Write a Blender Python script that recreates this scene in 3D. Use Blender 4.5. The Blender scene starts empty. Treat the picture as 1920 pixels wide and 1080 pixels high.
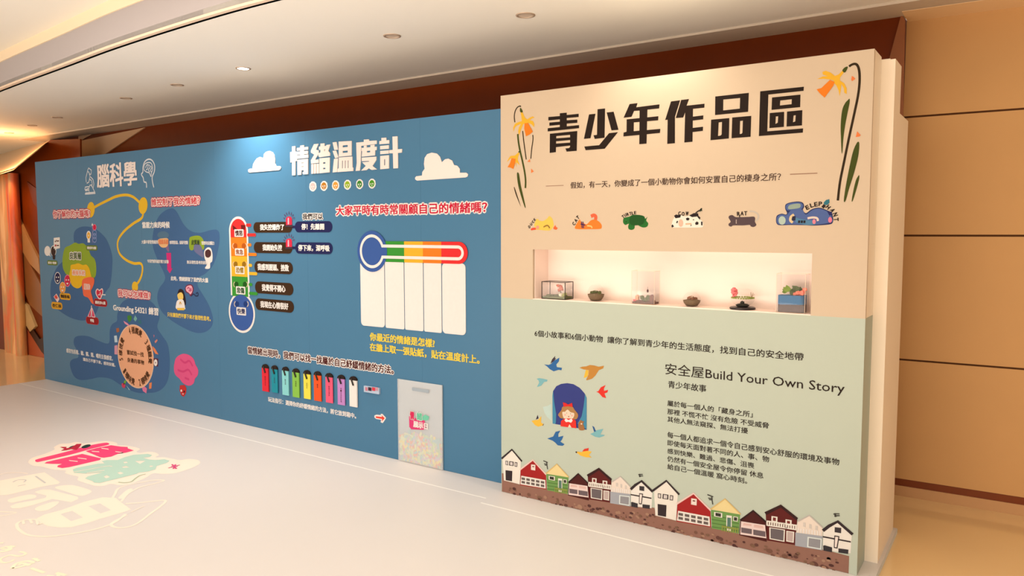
import bpy, math, random
from math import sin, cos, pi, radians
from mathutils import Vector, Matrix
from mathutils.geometry import tessellate_polygon
random.seed(7)
S = bpy.context.scene
COL = S.collection

# ------------------------------------------------------------------ camera
CF, CPIT, CYAW, CROL, CH = 1408.05, 0.0738, 0.6001, -0.0010, 1.6538
Fw = Vector((-sin(CYAW)*cos(CPIT), cos(CYAW)*cos(CPIT), -sin(CPIT)))
R0 = Vector((cos(CYAW), sin(CYAW), 0)); U0 = R0.cross(Fw)
Rt = R0*cos(CROL)+U0*sin(CROL); Up = -R0*sin(CROL)+U0*cos(CROL)
CAM = Vector((0, 0, CH))
cd = bpy.data.cameras.new('camera'); cam = bpy.data.objects.new('camera', cd); COL.objects.link(cam)
cam.matrix_world = Matrix(((Rt.x, Up.x, -Fw.x, 0), (Rt.y, Up.y, -Fw.y, 0), (Rt.z, Up.z, -Fw.z, CH), (0, 0, 0, 1)))
cd.sensor_width = 36; cd.lens = CF/1920*36; cd.clip_start = 0.05; cd.clip_end = 200
S.camera = cam

# ------------------------------------------------------------------ light
S.view_settings.view_transform = 'Standard'; S.view_settings.look = 'None'
S.view_settings.exposure = 0.40; S.view_settings.gamma = 1.0; S.view_settings.use_curve_mapping = False
W = bpy.data.worlds.new('world'); S.world = W; W.use_nodes = True
W.node_tree.nodes['Background'].inputs[0].default_value = (1.0, 0.80, 0.65, 1)
W.node_tree.nodes['Background'].inputs[1].default_value = 0.62

def lamp(name, kind, loc, target, power, color, **kw):
    l = bpy.data.lights.new(name, kind); l.energy = power; l.color = color
    for k, v in kw.items(): setattr(l, k, v)
    o = bpy.data.objects.new(name, l); COL.objects.link(o); o.location = loc
    d = Vector(target)-Vector(loc)
    o.rotation_euler = d.to_track_quat('-Z', 'Y').to_euler()
    return o
WARM = (1.0, 0.83, 0.68)
lamp('coffer_fill', 'AREA', (-2.6, 0.6, 3.2), (-2.6, 0.6, 0), 75, WARM, shape='RECTANGLE', size=7.0, size_y=3.6)  # unseen soft fill, added under the raised ceiling to light the stage
lamp('hall_fill', 'AREA', (-4.0, -4.3, 1.0), (-4.0, 4.0, 3.4), 20, (1.0, 0.84, 0.72), shape='RECTANGLE', size=9.0, size_y=1.8)  # added fill from behind the camera, no known window there
lamp('bounce_fill', 'AREA', (-3.5, -1.6, 0.25), (-4.2, 0.6, 3.0), 300, (1.0, 0.82, 0.68), shape='RECTANGLE', size=8.0, size_y=1.6)  # added fill imitating bounce off the lit floor, to brighten the ceiling
lamp('downlight_beam', 'SPOT', (-5.205, 3.56, 2.94), (-5.15, 3.95, 1.2), 120, (1.0, 0.86, 0.74), spot_size=radians(112), spot_blend=0.9, shadow_soft_size=0.05)
lamp('downlight_beam', 'SPOT', (-1.655, 3.68, 2.93), (-1.655, 3.78, 0.0), 34, (1.0, 0.88, 0.74), spot_size=radians(112), spot_blend=0.9, shadow_soft_size=0.05)
lamp('wall_washer', 'POINT', tuple(CAM+(Fw+Rt*((-22-960)/CF)-Up*((300-540)/CF))*(4.25/(Fw+Rt*((-22-960)/CF)-Up*((300-540)/CF)).y)), (0, 0, 0), 17, (1.0, 0.52, 0.22), shadow_soft_size=0.08)

# ------------------------------------------------------------------ colour and materials
def lin(c):
    return tuple(((v/255.)/12.92 if v <= 10 else ((v/255.+0.055)/1.055)**2.4) for v in c)
LF = (0.98, 0.84, 0.73)
MATS = {}
def mat(name, rgb, rough=0.55, raw=False, metal=0.0, bump=0.0, bscale=60, var=0.0, spec=0.3, emit=None, estr=0, alpha=None):
    key = name
    if key in MATS: return MATS[key]
    m = bpy.data.materials.new(name); m.use_nodes = True; nt = m.node_tree; b = nt.nodes['Principled BSDF']
    c = lin(rgb)
    if not raw: c = tuple(min(0.88, v/l) for v, l in zip(c, LF))
    if name.startswith('print ink'): c = tuple(v*0.70 for v in c)
    c = (*c, 1)
    b.inputs['Base Color'].default_value = c; b.inputs['Roughness'].default_value = rough
    b.inputs['Metallic'].default_value = metal; b.inputs['Specular IOR Level'].default_value = spec
    tc = nt.nodes.new('ShaderNodeTexCoord')
    n = nt.nodes.new('ShaderNodeTexNoise'); n.inputs['Scale'].default_value = bscale; n.inputs['Detail'].default_value = 4
    nt.links.new(tc.outputs['Object'], n.inputs['Vector'])
    if var:
        mx = nt.nodes.new('ShaderNodeMix'); mx.data_type = 'RGBA'
        mx.inputs[6].default_value = tuple(v*(1-var) for v in c[:3])+(1,); mx.inputs[7].default_value = tuple(min(.9, v*(1+var)) for v in c[:3])+(1,)
        nt.links.new(n.outputs[0], mx.inputs[0]); nt.links.new(mx.outputs[2], b.inputs['Base Color'])
    if bump:
        bp = nt.nodes.new('ShaderNodeBump'); bp.inputs['Strength'].default_value = bump; bp.inputs['Distance'].default_value = 0.002
        nt.links.new(n.outputs[0], bp.inputs['Height']); nt.links.new(bp.outputs[0], b.inputs['Normal'])
    if emit:
        b.inputs['Emission Color'].default_value = (*emit, 1); b.inputs['Emission Strength'].default_value = estr
    if alpha is not None: b.inputs['Alpha'].default_value = alpha
    MATS[key] = m
    return m
def ink(rgb):
    return mat('print ink %d %d %d' % rgb, rgb, rough=0.6, var=0.03, bscale=40, spec=0.12)
def glassmat(name='clear glass', tint=(.98, .98, .98), white=0.006):
    if name in MATS: return MATS[name]
    m = bpy.data.materials.new(name); m.use_nodes = True; nt = m.node_tree; nt.nodes.clear()
    out = nt.nodes.new('ShaderNodeOutputMaterial'); tr = nt.nodes.new('ShaderNodeBsdfTransparent'); tr.inputs[0].default_value = (*tint, 1)
    gl = nt.nodes.new('ShaderNodeBsdfGlossy'); gl.inputs['Roughness'].default_value = 0.03
    df = nt.nodes.new('ShaderNodeBsdfDiffuse'); df.inputs[0].default_value = (.8, .8, .8, 1)
    fr = nt.nodes.new('ShaderNodeLayerWeight'); fr.inputs[0].default_value = 0.12
    m1 = nt.nodes.new('ShaderNodeMixShader'); m2 = nt.nodes.new('ShaderNodeMixShader'); m2.inputs[0].default_value = white
    fr.inputs[0].default_value = 0.5; pw = nt.nodes.new('ShaderNodeMath'); pw.operation = 'POWER'; pw.inputs[1].default_value = 5.0
    ml = nt.nodes.new('ShaderNodeMath'); ml.operation = 'MULTIPLY_ADD'; ml.inputs[1].default_value = 0.25; ml.inputs[2].default_value = 0.012
    nt.links.new(fr.outputs['Facing'], pw.inputs[0]); nt.links.new(pw.outputs[0], ml.inputs[0]); nt.links.new(ml.outputs[0], m1.inputs[0]); nt.links.new(tr.outputs[0], m1.inputs[1]); nt.links.new(gl.outputs[0], m1.inputs[2])
    nt.links.new(m1.outputs[0], m2.inputs[1]); nt.links.new(df.outputs[0], m2.inputs[2]); nt.links.new(m2.outputs[0], out.inputs[0])
    MATS[name] = m
    return m

CREAM = (248, 228, 208)
M_white = mat('white painted board', (182, 155, 126), 0.42, bump=0.05, bscale=220, var=0.01)
M_side = mat('white board edge', (250, 214, 186), 0.55, bump=0.05, bscale=220)
M_green = mat('pale green print', (163, 164, 144), 0.5, bump=0.04, bscale=200, var=0.01)
M_blue = mat('blue printed vinyl', (58, 99, 123), 0.36, bump=0.10, bscale=320, var=0.015, spec=0.3)
M_foam = mat('cream foam board', (212, 190, 176), 0.6)
M_plat = mat('white satin stage vinyl', (211, 197, 187), 0.42, var=0.01, bscale=3, bump=0.03)
M_plat_edge = mat('grey stage edge', (205, 200, 190), 0.5)
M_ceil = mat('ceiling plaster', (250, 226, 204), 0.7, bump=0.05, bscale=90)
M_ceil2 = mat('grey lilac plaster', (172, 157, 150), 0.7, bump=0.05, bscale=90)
M_beige = mat('beige plaster', (205, 160, 120), 0.6)
M_brown = mat('dark red brown veneer', (112, 42, 4), 0.34, spec=0.12, var=0.12, bscale=6)
M_tan = mat('tan wall panel', (206, 152, 94), 0.55, var=0.05, bscale=2.5, bump=0.03)
M_shadow_gap = mat('shadow gap brown', (120, 52, 12), 0.45)
M_floor = mat('polished tan stone', (240, 196, 140), 0.10, spec=0.8, var=0.06, bscale=1.6)
M_gap = mat('dark groove', (90, 50, 20), 0.8)
M_black = mat('black painted metal', (38, 30, 24), 0.4)
M_glass = glassmat()

# ------------------------------------------------------------------ planes and mesh helpers
YB, YR = 3.9653, 3.8377           # front faces of the blue and of the white display wall
def ray(x, y): return Fw+Rt*((x-960)/CF)-Up*((y-540)/CF)
def on_y(x, y, Y): d = ray(x, y); return CAM+d*(Y/d.y)
def on_z(x, y, Z): d = ray(x, y); return CAM+d*((Z-CH)/d.z)
class Plane:
    def __init__(s, kind, val): s.k, s.v = kind, val
    def uv(s, x, y):
        if s.k == 'y': p = on_y(x, y, s.v); return (p.x, p.z)
        p = on_z(x, y, s.v); return (p.x, p.y)
    def w(s, u, v, d):
        if s.k == 'y': return (u, s.v-d, v)
        return (u, v, s.v+d)
PB, PR, PF = Plane('y', YB), Plane('y', YR), Plane('z', 0.0)

def origin(o):
    v = Vector((0, 0, 0))
    while o: v = v+o.location; o = o.parent
    return v
def mk(name, verts, faces, material, parent=None, label=None, cat=None, group=None, kind=None, smooth=False, fm=None):
    me = bpy.data.meshes.new(name)
    vs = [Vector(v) for v in verts]
    if parent is not None: org = origin(parent)
    else:
        xs = [v.x for v in vs]; ys = [v.y for v in vs]; zs = [v.z for v in vs]
        org = Vector(((min(xs)+max(xs))/2, (min(ys)+max(ys))/2, min(zs)))
    me.from_pydata([v-org for v in vs], [], faces)
    if isinstance(material, (list, tuple)):
        for m in material: me.materials.append(m)
        if fm:
            for p, i in zip(me.polygons, fm): p.material_index = i
    else: me.materials.append(material)
    if smooth:
        for p in me.polygons: p.use_smooth = True
    me.update()
    o = bpy.data.objects.new(name, me); COL.objects.link(o)
    if parent is not None: o.parent = parent
    else: o.location = org
    tag(o, label, cat, group, kind)
    return o
def tag(o, label=None, cat=None, group=None, kind=None):
    if label: o['label'] = label
    if cat: o['category'] = cat
    if group: o['group'] = group
    if kind: o['kind'] = kind
def thing(name, loc, label, cat, group=None):
    o = bpy.data.objects.new(name, None); COL.objects.link(o); o.location = loc; o.empty_display_size = 0.1
    tag(o, label, cat, group)
    return o
class MB:
    def __init__(s): s.v = []; s.f = []; s.m = []
    def add(s, vs, fs, mi=0):
        n = len(s.v); s.v += [tuple(v) for v in vs]; s.f += [tuple(i+n for i in f) for f in fs]; s.m += [mi]*len(fs)
    def box(s, a, b, mi=0):
        (x0, y0, z0), (x1, y1, z1) = a, b
        s.add([(x0, y0, z0), (x1, y0, z0), (x1, y1, z0), (x0, y1, z0), (x0, y0, z1), (x1, y0, z1), (x1, y1, z1), (x0, y1, z1)],
              [(0, 3, 2, 1), (4, 5, 6, 7), (0, 1, 5, 4), (1, 2, 6, 5), (2, 3, 7, 6), (3, 0, 4, 7)], mi)
    def prism(s, poly, ext, mi=0):     # poly: 3D points, ext: vector
        n = len(poly); e = Vector(ext); p = [Vector(q) for q in poly]
        t = [tuple(r) for r in tessellate_polygon([p])]
        s.add(p+[q+e for q in p], t+[tuple(i+n for i in reversed(r)) for r in t]+[(i, (i+1) % n, n+(i+1) % n, n+i) for i in range(n)], mi)
    def lathe(s, prof, c, n=24, mi=0, closed=False):
        vs = []; fs = []
        for r, z in prof:
            for k in range(n): a = 2*pi*k/n; vs.append((c[0]+r*cos(a), c[1]+r*sin(a), c[2]+z))
        for i in range(len(prof)-1):
            for k in range(n):
                fs.append((i*n+k, i*n+(k+1) % n, (i+1)*n+(k+1) % n, (i+1)*n+k))
        if closed: fs.append(tuple(range(n))[::-1]); fs.append(tuple(range((len(prof)-1)*n, len(prof)*n)))
        s.add(vs, fs, mi)
    def tube(s, pts, r, n=6, mi=0):
        pts = [Vector(p) for p in pts]; vs = []; fs = []
        for i, p in enumerate(pts):
            d = (pts[min(i+1, len(pts)-1)]-pts[max(i-1, 0)]).normalized()
            a = d.orthogonal().normalized(); b = d.cross(a)
            rr = r[i] if isinstance(r, (list, tuple)) else r
            for k in range(n): t = 2*pi*k/n; vs.append(p+a*(rr*cos(t))+b*(rr*sin(t)))
        for i in range(len(pts)-1):
            for k in range(n): fs.append((i*n+k, i*n+(k+1) % n, (i+1)*n+(k+1) % n, (i+1)*n+k))
        fs.append(tuple(range(n))); fs.append(tuple(range((len(pts)-1)*n, len(pts)*n)))
        s.add(vs, fs, mi)
    def lump(s, c, r, n=8, jit=0.25, sz=(1, 1, 1), mi=0):
        vs = []; fs = []; m = n//2
        for i in range(m+1):
            th = pi*i/m
            for k in range(n):
                a = 2*pi*k/n; q = r*(1+random.uniform(-jit, jit)) if 0 < i < m else r
                vs.append((c[0]+q*sin(th)*cos(a)*sz[0], c[1]+q*sin(th)*sin(a)*sz[1], c[2]+q*cos(th)*sz[2]))
        for i in range(m):
            for k in range(n): fs.append((i*n+k, (i+1)*n+k, (i+1)*n+(k+1) % n, i*n+(k+1) % n))
        s.add(vs, fs, mi)
    def make(s, name, material, parent=None, **kw):
        return mk(name, s.v, s.f, material, parent, fm=s.m if isinstance(material, (list, tuple)) else None, **kw)

def smooth_closed(pts, n=5):
    out = []; N = len(pts)
    for i in range(N):
        p0, p1, p2, p3 = pts[i-1], pts[i], pts[(i+1) % N], pts[(i+2) % N]
        for k in range(n):
            t = k/n
            out.append(tuple(0.5*((2*p1[j])+(-p0[j]+p2[j])*t+(2*p0[j]-5*p1[j]+4*p2[j]-p3[j])*t*t+(-p0[j]+3*p1[j]-3*p2[j]+p3[j])*t**3) for j in (0, 1)))
    return out
def smooth_open(pts, n=6):
    out = []; N = len(pts)
    for i in range(N-1):
        p0 = pts[max(i-1, 0)]; p1 = pts[i]; p2 = pts[i+1]; p3 = pts[min(i+2, N-1)]
        for k in range(n):
            t = k/n
            out.append(tuple(0.5*((2*p1[j])+(-p0[j]+p2[j])*t+(2*p0[j]-5*p1[j]+4*p2[j]-p3[j])*t*t+(-p0[j]+3*p1[j]-3*p2[j]+p3[j])*t**3) for j in (0, 1)))
    out.append(pts[-1])
    return out

STEP = 0.0005
class Art:
    """collects flat print (or raised cut-outs) on one plane; several colours = several materials of one mesh"""
    def __init__(s, plane, ox=0, oy=0, sc=1.0, du=0.0, dv=0.0):
        s.p = plane; s.o = (ox, oy, sc); s.du = du; s.dv = dv; s.reset()
    def reset(s): s.mb = MB(); s.mats = []; s.k = 0
    def px(s, x, y): return (s.o[0]+x/s.o[2], s.o[1]+y/s.o[2])
    def uv(s, x, y):
        u, v = s.p.uv(*s.px(x, y)); return (u+s.du, v+s.dv)
    def mi(s, rgb):
        m = rgb if isinstance(rgb, bpy.types.Material) else ink(rgb)
        if m not in s.mats: s.mats.append(m)
        return s.mats.index(m)
    def polyuv(s, pts, rgb, layer=1, holes=(), thick=0.0):
        s.k += 1; d = layer*STEP+(s.k % 9)*0.00005+thick
        loops = [[Vector((u, v, 0)) for u, v in L] for L in [pts]+list(holes)]
        tr = tessellate_polygon(loops); flat = [q for L in loops for q in L]
        mi = s.mi(rgb)
        s.mb.add([s.p.w(q.x, q.y, d) for q in flat], [tuple(t) for t in tr], mi)
        if thick:
            for L in loops:
                n = len(L)
                s.mb.add([s.p.w(q.x, q.y, d) for q in L]+[s.p.w(q.x, q.y, 0.0) for q in L],
                         [(i, (i+1) % n, n+(i+1) % n, n+i) for i in range(n)], mi)
    def poly(s, pts, rgb, layer=1, holes=(), thick=0.0, smooth=False):
        L = smooth_closed(pts) if smooth else pts
        s.polyuv([s.uv(*p) for p in L], rgb, layer, [[s.uv(*p) for p in h] for h in holes], thick)
    def ell(s, cx, cy, rx, ry, rgb, layer=1, n=20, thick=0.0, shear=0.0):
        s.poly([(cx+rx*cos(2*pi*k/n), cy+ry*sin(2*pi*k/n)+shear*rx*cos(2*pi*k/n)) for k in range(n)], rgb, layer, thick=thick)
    def rect(s, xl, yt, xr, yb, rgb, layer=1, rad=0.0, thick=0.0):
        """xl,yt,yb at the left edge in pixels, xr right edge; the sides run true to the wall"""
        u0, v1 = s.uv(xl, yt); _, v0 = s.uv(xl, yb); u1, _ = s.uv(xr, (yt+yb)/2)
        s.rectuv(u0, v0, u1, v1, rgb, layer, rad, thick)
        return (u0, v0, u1, v1)
    def rectuv(s, u0, v0, u1, v1, rgb, layer=1, rad=0.0, thick=0.0):
        if rad <= 0: L = [(u0, v0), (u1, v0), (u1, v1), (u0, v1)]
        else:
            rad = min(rad, (u1-u0)/2*.999, (v1-v0)/2*.999); L = []
            for cx, cy, a in ((u1-rad, v1-rad, 0), (u0+rad, v1-rad, 90), (u0+rad, v0+rad, 180), (u1-rad, v0+rad, 270)):
                for k in range(7): t = radians(a+15*k); L.append((cx+rad*cos(t), cy+rad*sin(t)))
        s.polyuv(L, rgb, layer, thick=thick)
    def stroke(s, pts, w, rgb, layer=1, smooth=True, taper=False, closed=False):
        """w: width in metres"""
        q = smooth_open([tuple(p) for p in pts]) if smooth and len(pts) > 2 else pts
        q = [s.uv(*p) for p in q]; L = []; Rr = []; N = len(q)
        for i in range(N):
            a = q[max(i-1, 0)]; b = q[min(i+1, N-1)]; dx, dy = b[0]-a[0], b[1]-a[1]; l = math.hypot(dx, dy) or 1e-6
            ww = w/2*(1.0 if not taper else max(0.12, sin(pi*min(1, (i/(N-1))*0.85+0.15))))
            L.append((q[i][0]-dy/l*ww, q[i][1]+dx/l*ww)); Rr.append((q[i][0]+dy/l*ww, q[i][1]-dx/l*ww))
        s.k += 1; d = layer*STEP+(s.k % 9)*0.00005
        s.mb.add([s.p.w(*c, d) for c in L]+[s.p.w(*c, d) for c in Rr], [(i, N+i, N+i+1, i+1) for i in range(N-1)], s.mi(rgb))
    def done(s, name, parent, **kw):
        o = mk(name, s.mb.v, s.mb.f, s.mats, parent, fm=s.mb.m, **kw); s.reset(); return o

GL = {}
def glyphs(text):
    if text in GL: return GL[text]
    c = bpy.data.curves.new('t', 'FONT'); c.body = text; c.resolution_u = 2
    o = bpy.data.objects.new('t', c); COL.objects.link(o)
    dg = bpy.context.evaluated_depsgraph_get(); e = o.evaluated_get(dg); me = e.to_mesh()
    vs = [(v.co.x, v.co.y) for v in me.vertices]; fs = [tuple(p.vertices) for p in me.polygons]
    e.to_mesh_clear(); bpy.data.objects.remove(o); bpy.data.curves.remove(c)
    xs = [v[0] for v in vs]; ys = [v[1] for v in vs]
    GL[text] = (vs, fs, (min(xs), min(ys), max(xs), max(ys)))
    return GL[text]
RING8 = [(cos(k*pi/4), sin(k*pi/4)) for k in range(8)]
def text_uv(mb, mats, plane, s, box, rgb, bold=0.0, layer=2, halo=None, halos=(), thick=0, rot=0.0, pivot=None):
    """box = u0,v0,u1,v1 the glyph bounds are fitted to; bold and halo radii in metres"""
    vs, fs, (a0, b0, a1, b1) = glyphs(s); u0, v0, u1, v1 = box
    base = [(u0+(x-a0)/(a1-a0)*(u1-u0), v0+(y-b0)/(b1-b0)*(v1-v0)) for x, y in vs]
    if rot:
        cu, cv = (u0+u1)/2, (v0+v1)/2; ca, sa = cos(rot), sin(rot)
        base = [(cu+(x-cu)*ca-(y-cv)*sa, cv+(x-cu)*sa+(y-cv)*ca) for x, y in base]
    def put(dx, dy, d, m):
        m = m if isinstance(m, bpy.types.Material) else ink(m)
        if m not in mats: mats.append(m)
        mb.add([plane.w(x+dx, y+dy, d) for x, y in base], fs, mats.index(m))
    d = layer*STEP
    for rad, col in halos:
        for k, (cx, cy) in enumerate(RING8): put(cx*rad, cy*rad, d+k*0.00003, col)
        d += 0.0004
    offs = [(0, 0)] if not bold else [(-bold, -bold*.6), (bold, -bold*.6), (-bold, bold*.6), (bold, bold*.6), (0, 0)]
    for k, (dx, dy) in enumerate(offs): put(dx, dy, d+k*0.00003, rgb)
def text(plane, s, xl, yt, yb, xr, rgb, parent, bold=0.0, halos=(), layer=3, name='text_line', label=None, rel=True):
    """xl,yt,yb at the left end, xr the right end, in pixels of the photograph; bold/halo as share of the height"""
    u0, v1 = plane.uv(xl, yt); _, v0 = plane.uv(xl, yb); u1, _ = plane.uv(xr, (yt+yb)/2)
    h = abs(v1-v0); mb = MB(); mats = []
    bw = bold*h; e = bw+max([r*h for r, c in halos] or [0])
    text_uv(mb, mats, plane, s, (u0+e, v0+e*.6, u1-e, v1-e*.6), rgb, bw, layer, halos=[(r*h, c) for r, c in halos])
    return mk(name, mb.v, mb.f, mats, parent, fm=mb.m, label=label)

# ------------------------------------------------------------------ the setting
FZ = -0.03
mb = MB(); mb.box((-22, -4.5, FZ-0.1), (6, 8, FZ))
mb.make('floor', M_floor, kind='structure', label='polished tan stone floor around the white stage')
mb = MB(); mb.box((-11.2, 5.14, FZ), (-0.667, 5.34, 2.955)); mb.box((-22.0, 6.1, FZ), (-11.2, 6.2, 2.955)); mb.box((-11.25, 5.34, FZ), (-11.2, 6.1, 2.955)); 
mb.make('wall_back', M_brown, kind='structure', label='dark red brown wall behind the display walls')
# slanted facet beside the right end of the brown wall
mb = MB(); mb.prism([on_y(1690, 26, 5.125), on_y(1696.5, 37, 5.125), on_y(1692, 300, 5.125), on_y(1616, 300, 5.125)], (0.0, 0.012, 0))
mb.make('trim_1', mat('brown facet', (150, 84, 44), 0.4), kind='structure', label='slanted brown facet at the end of the brown wall')
# tan panelled wall at right
wr = thing('wall_right', (1.0, 5.30, FZ), None, None); wr['kind'] = 'structure'
ang = math.atan2(5.305-5.277, 0.053+0.652)
def tanp(u, dep, z): return (-0.665+u*cos(ang)+dep*sin(ang), 5.277+u*sin(ang)+dep*cos(ang), z)
def tanbox(name, u0, u1, d0, d1, z0, z1, m, parent, **kw):
    b = MB(); b.prism([tanp(u0, d0, z0), tanp(u1, d0, z0), tanp(u1, d0, z1), tanp(u0, d0, z1)], tuple(Vector(tanp(0, d1-d0, 0))-Vector(tanp(0, 0, 0))))
    return b.make(name, m, parent, **kw)
for z0, z1 in ((0.082, 0.843), (0.855, 1.626), (1.638, 2.358), (2.370, 2.957)):
    tanbox('panel', 0.0, 3.6, 0.0, 0.03, z0, z1, M_tan, wr)
tanbox('backing', 0.002, 3.6, 0.012, 0.2, 0.08, 2.957, M_gap, wr)
tanbox('shadow_gap_right', 0.0, 3.6, 0.004, 0.1, 0.036, 0.08, M_shadow_gap, None, kind='structure', label='thin shadow gap coloured dark brown along the foot of the tan wall')  # dark brown colour stands in for shade in the gap above the skirting
tanbox('baseboard_back', 0.0, 3.6, -0.004, 0.1, FZ, 0.036, mat('tan stone skirting', (198, 146, 98), 0.3), None, kind='structure', label='tan stone skirting under the dark band')

# ceiling: curved soffit edge, two small steps and the raised ceiling
CZ = 2.96
arc = [(-17, 4.55), (-14, 4.0), (-11.5, 3.58), (-9.5, 3.31), (-7.768, 3.104), (-6.286, 2.957), (-5.373, 2.866), (-4.328, 2.806), (-3.586, 2.798), (-2.6, 2.85), (-1.5, 2.98), (0, 3.25), (2, 3.7), (5, 4.6)]
arc = smooth_open(arc, 6)
n = len(arc)
vs = [(x, y, CZ) for x, y in arc]+[(x, 4.86, CZ) for x, y in arc]+[(x, y, CZ+0.05) for x, y in arc]+[(x, 4.86, CZ+0.05) for x, y in arc]
fs = [(i, i+1, n+i+1, n+i) for i in range(n-1)]+[(2*n+i, 3*n+i, 3*n+i+1, 2*n+i+1) for i in range(n-1)]+[(i, 2*n+i, 2*n+i+1, i+1) for i in range(n-1)]+[(n+i, n+i+1, 3*n+i+1, 3*n+i) for i in range(n-1)]
mk('ceiling', vs, fs, M_ceil, kind='structure', label='lower plaster ceiling with the downlights')
def strip(off0, z0, off1, z1, th, name, m, label):
    a = [(x, y-off0, z0) for x, y in arc]; b = [(x, y-off1, z1) for x, y in arc]
    c = [(x, y-off0+th, z0) for x, y in arc]; d = [(x, y-off1+th, z1) for x, y in arc]
    vs = a+b+c+d
    fs = [(i, i+1, n+i+1, n+i) for i in range(n-1)]+[(2*n+i, 3*n+i, 3*n+i+1, 2*n+i+1) for i in range(n-1)]+[(i, 2*n+i, 2*n+i+1, i+1) for i in range(n-1)]+[(n+i, n+i+1, 3*n+i+1, 3*n+i) for i in range(n-1)]
    mk(name, vs, fs, m, kind='structure', label=label)
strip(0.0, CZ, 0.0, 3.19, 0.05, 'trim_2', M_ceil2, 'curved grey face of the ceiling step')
strip(0.012, CZ-0.004, 0.012, CZ+0.012, 0.03, 'trim_3', mat('thin cream bead', (230, 196, 165), 0.6), 'thin cream bead along the lower edge of the curved step')
strip(0.012, 3.19, 0.012, 3.275, 0.06, 'trim_4', mat('warm cream plaster', (240, 208, 170), 0.6), 'narrow cream band above the grey step')
mb = MB(); mb.box((-18, -1.0, 3.275), (6, 5.0, 3.33)); mb.make('trim_5', mat('raised ceiling plaster', (245, 222, 200), 0.7), kind='structure', label='raised pale ceiling at upper left')
mb = MB(); mb.box((-22, 4.855, CZ), (-11.6, 6.15, CZ+0.05)); mb.make('trim_11', M_ceil, kind='structure', label='ceiling running on over the orange mural')
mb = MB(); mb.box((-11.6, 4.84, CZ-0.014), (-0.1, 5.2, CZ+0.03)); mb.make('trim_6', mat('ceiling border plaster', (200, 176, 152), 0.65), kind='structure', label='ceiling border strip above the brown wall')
mb = MB(); mb.prism([(-0.66, 5.02, CZ-0.016), (4, 5.2, CZ-0.016), (4, 5.5, CZ-0.016), (-0.66, 5.3, CZ-0.016)], (0, 0, 0.05)); mb.make('trim_7', mat('tan ceiling border', (240, 196, 148), 0.65), kind='structure', label='tan ceiling border above the tan wall')
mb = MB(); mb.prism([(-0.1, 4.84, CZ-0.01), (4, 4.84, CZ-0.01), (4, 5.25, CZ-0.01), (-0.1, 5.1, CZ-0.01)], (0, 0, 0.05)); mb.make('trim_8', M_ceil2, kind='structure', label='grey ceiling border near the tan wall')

# downlights
lampxy = [(17, 249), (60, 235), (107, 220), (236, 184), (332, 159), (456, 128), (735, 67), (985, 28)]
dl_lab = ['unlit downlight at the far left over the orange mural', 'unlit downlight, second from the left end of the curved row', 'unlit downlight, third from the left end of the curved row', 'unlit downlight above the left end of the blue wall', 'unlit downlight just left of the lit one', 'lit white downlight over the blue wall', 'unlit downlight just right of the lit one', 'unlit downlight above the left end of the white wall']
for i, (x, y) in enumerate(lampxy):
    p = on_z(x, y, CZ); lit = i == 5; r = 0.058 if i > 5 or lit else 0.055
    t = thing('downlight', (p.x, p.y, CZ), dl_lab[i], 'ceiling light', 'downlights in the curved row')
    mb = MB(); mb.lathe([(r*.78, -.001), (r*.8, -.006), (r, -.005), (r*1.02, 0.0)], (p.x, p.y, CZ), 24)
    mb.make('trim_ring', mat('lamp ring', (188, 158, 132), 0.4, metal=.2), t, smooth=True)
    mb = MB(); mb.lathe([(r*.78, -.002), (r*.6, -.0015), (0.001, -.001)], (p.x, p.y, CZ), 24)
    mb.make('lens', mat('lit lamp lens', (255, 250, 240), emit=(1, .93, .82), estr=14) if lit else mat('unlit lamp lens', (206, 180, 156), 0.3), t)

# left: lit wing, brown facets, mural
mb = MB()
A = [on_z(-120, 316, 2.945), on_z(0, 291, 2.945), on_z(45, 278, 2.945), on_z(93, 265, 2.945)]
Bq = [on_y(-120, 362, 4.55), on_y(0, 327, 4.45), on_y(25, 319, 4.42), on_y(82, 273, 4.5)]
vs = []; fs = []
for i in range(4):
    for k in range(7):
        t = k/6; p = A[i].lerp(Bq[i], t); p = p+Vector((0, -0.02, -0.05))*sin(pi*t)*(1 if i < 3 else .1); vs.append(p)
for i in range(3):
    for k in range(6): fs.append((i*7+k, (i+1)*7+k, (i+1)*7+k+1, i*7+k+1))
nn = len(vs); vs += [p+Vector((0, .02, .03)) for p in vs]; fs += [tuple(j+nn for j in reversed(f)) for f in fs]
mk('trim_9', vs, fs, mat('cream curved soffit', (240, 200, 160), 0.5), kind='structure', label='curved pale soffit glowing above the orange mural', smooth=True)
YL = 4.74
def slab(pts, Y, th, name, m, floor_ix=(), **kw):
    P = []
    for i, (x, y) in enumerate(pts):
        q = on_y(x, y, Y)
        if i in floor_ix: q.z = FZ
        P.append(q)
    b = MB(); b.prism(P, (0, th, 0)); return b.make(name, m, **kw)
lw = slab([(150, 260.5), (95, 262.5), (80, 273), (23, 322), (-60, 380), (-60, 690), (200, 690), (200, 400), (151, 330)], YL, 0.02, 'wall_left', M_brown, (5, 6), kind='structure', label='dark brown faceted wall left of the blue display wall')
slab([(150, 264), (271, 240), (196, 289), (100, 352), (151, 352)][:1]+[(271, 239), (192, 292), (147, 323), (147, 240), (200, 236)], 5.12, 0.02, 'trim_10', M_beige, kind='structure', label='beige triangular facet above the blue display wall')
def facet(pts, dep, rgb, label):
    q = [on_y(x, y, YL-dep) for x, y in pts]
    for p in q: p.z = max(p.z, FZ+0.002)
    b = MB(); b.prism(q, (0, dep-.001, 0)); b.make('facet_panel', mat('facet %d %d %d' % rgb, rgb, 0.3, var=.1, bscale=5), lw, label=label)
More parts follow.
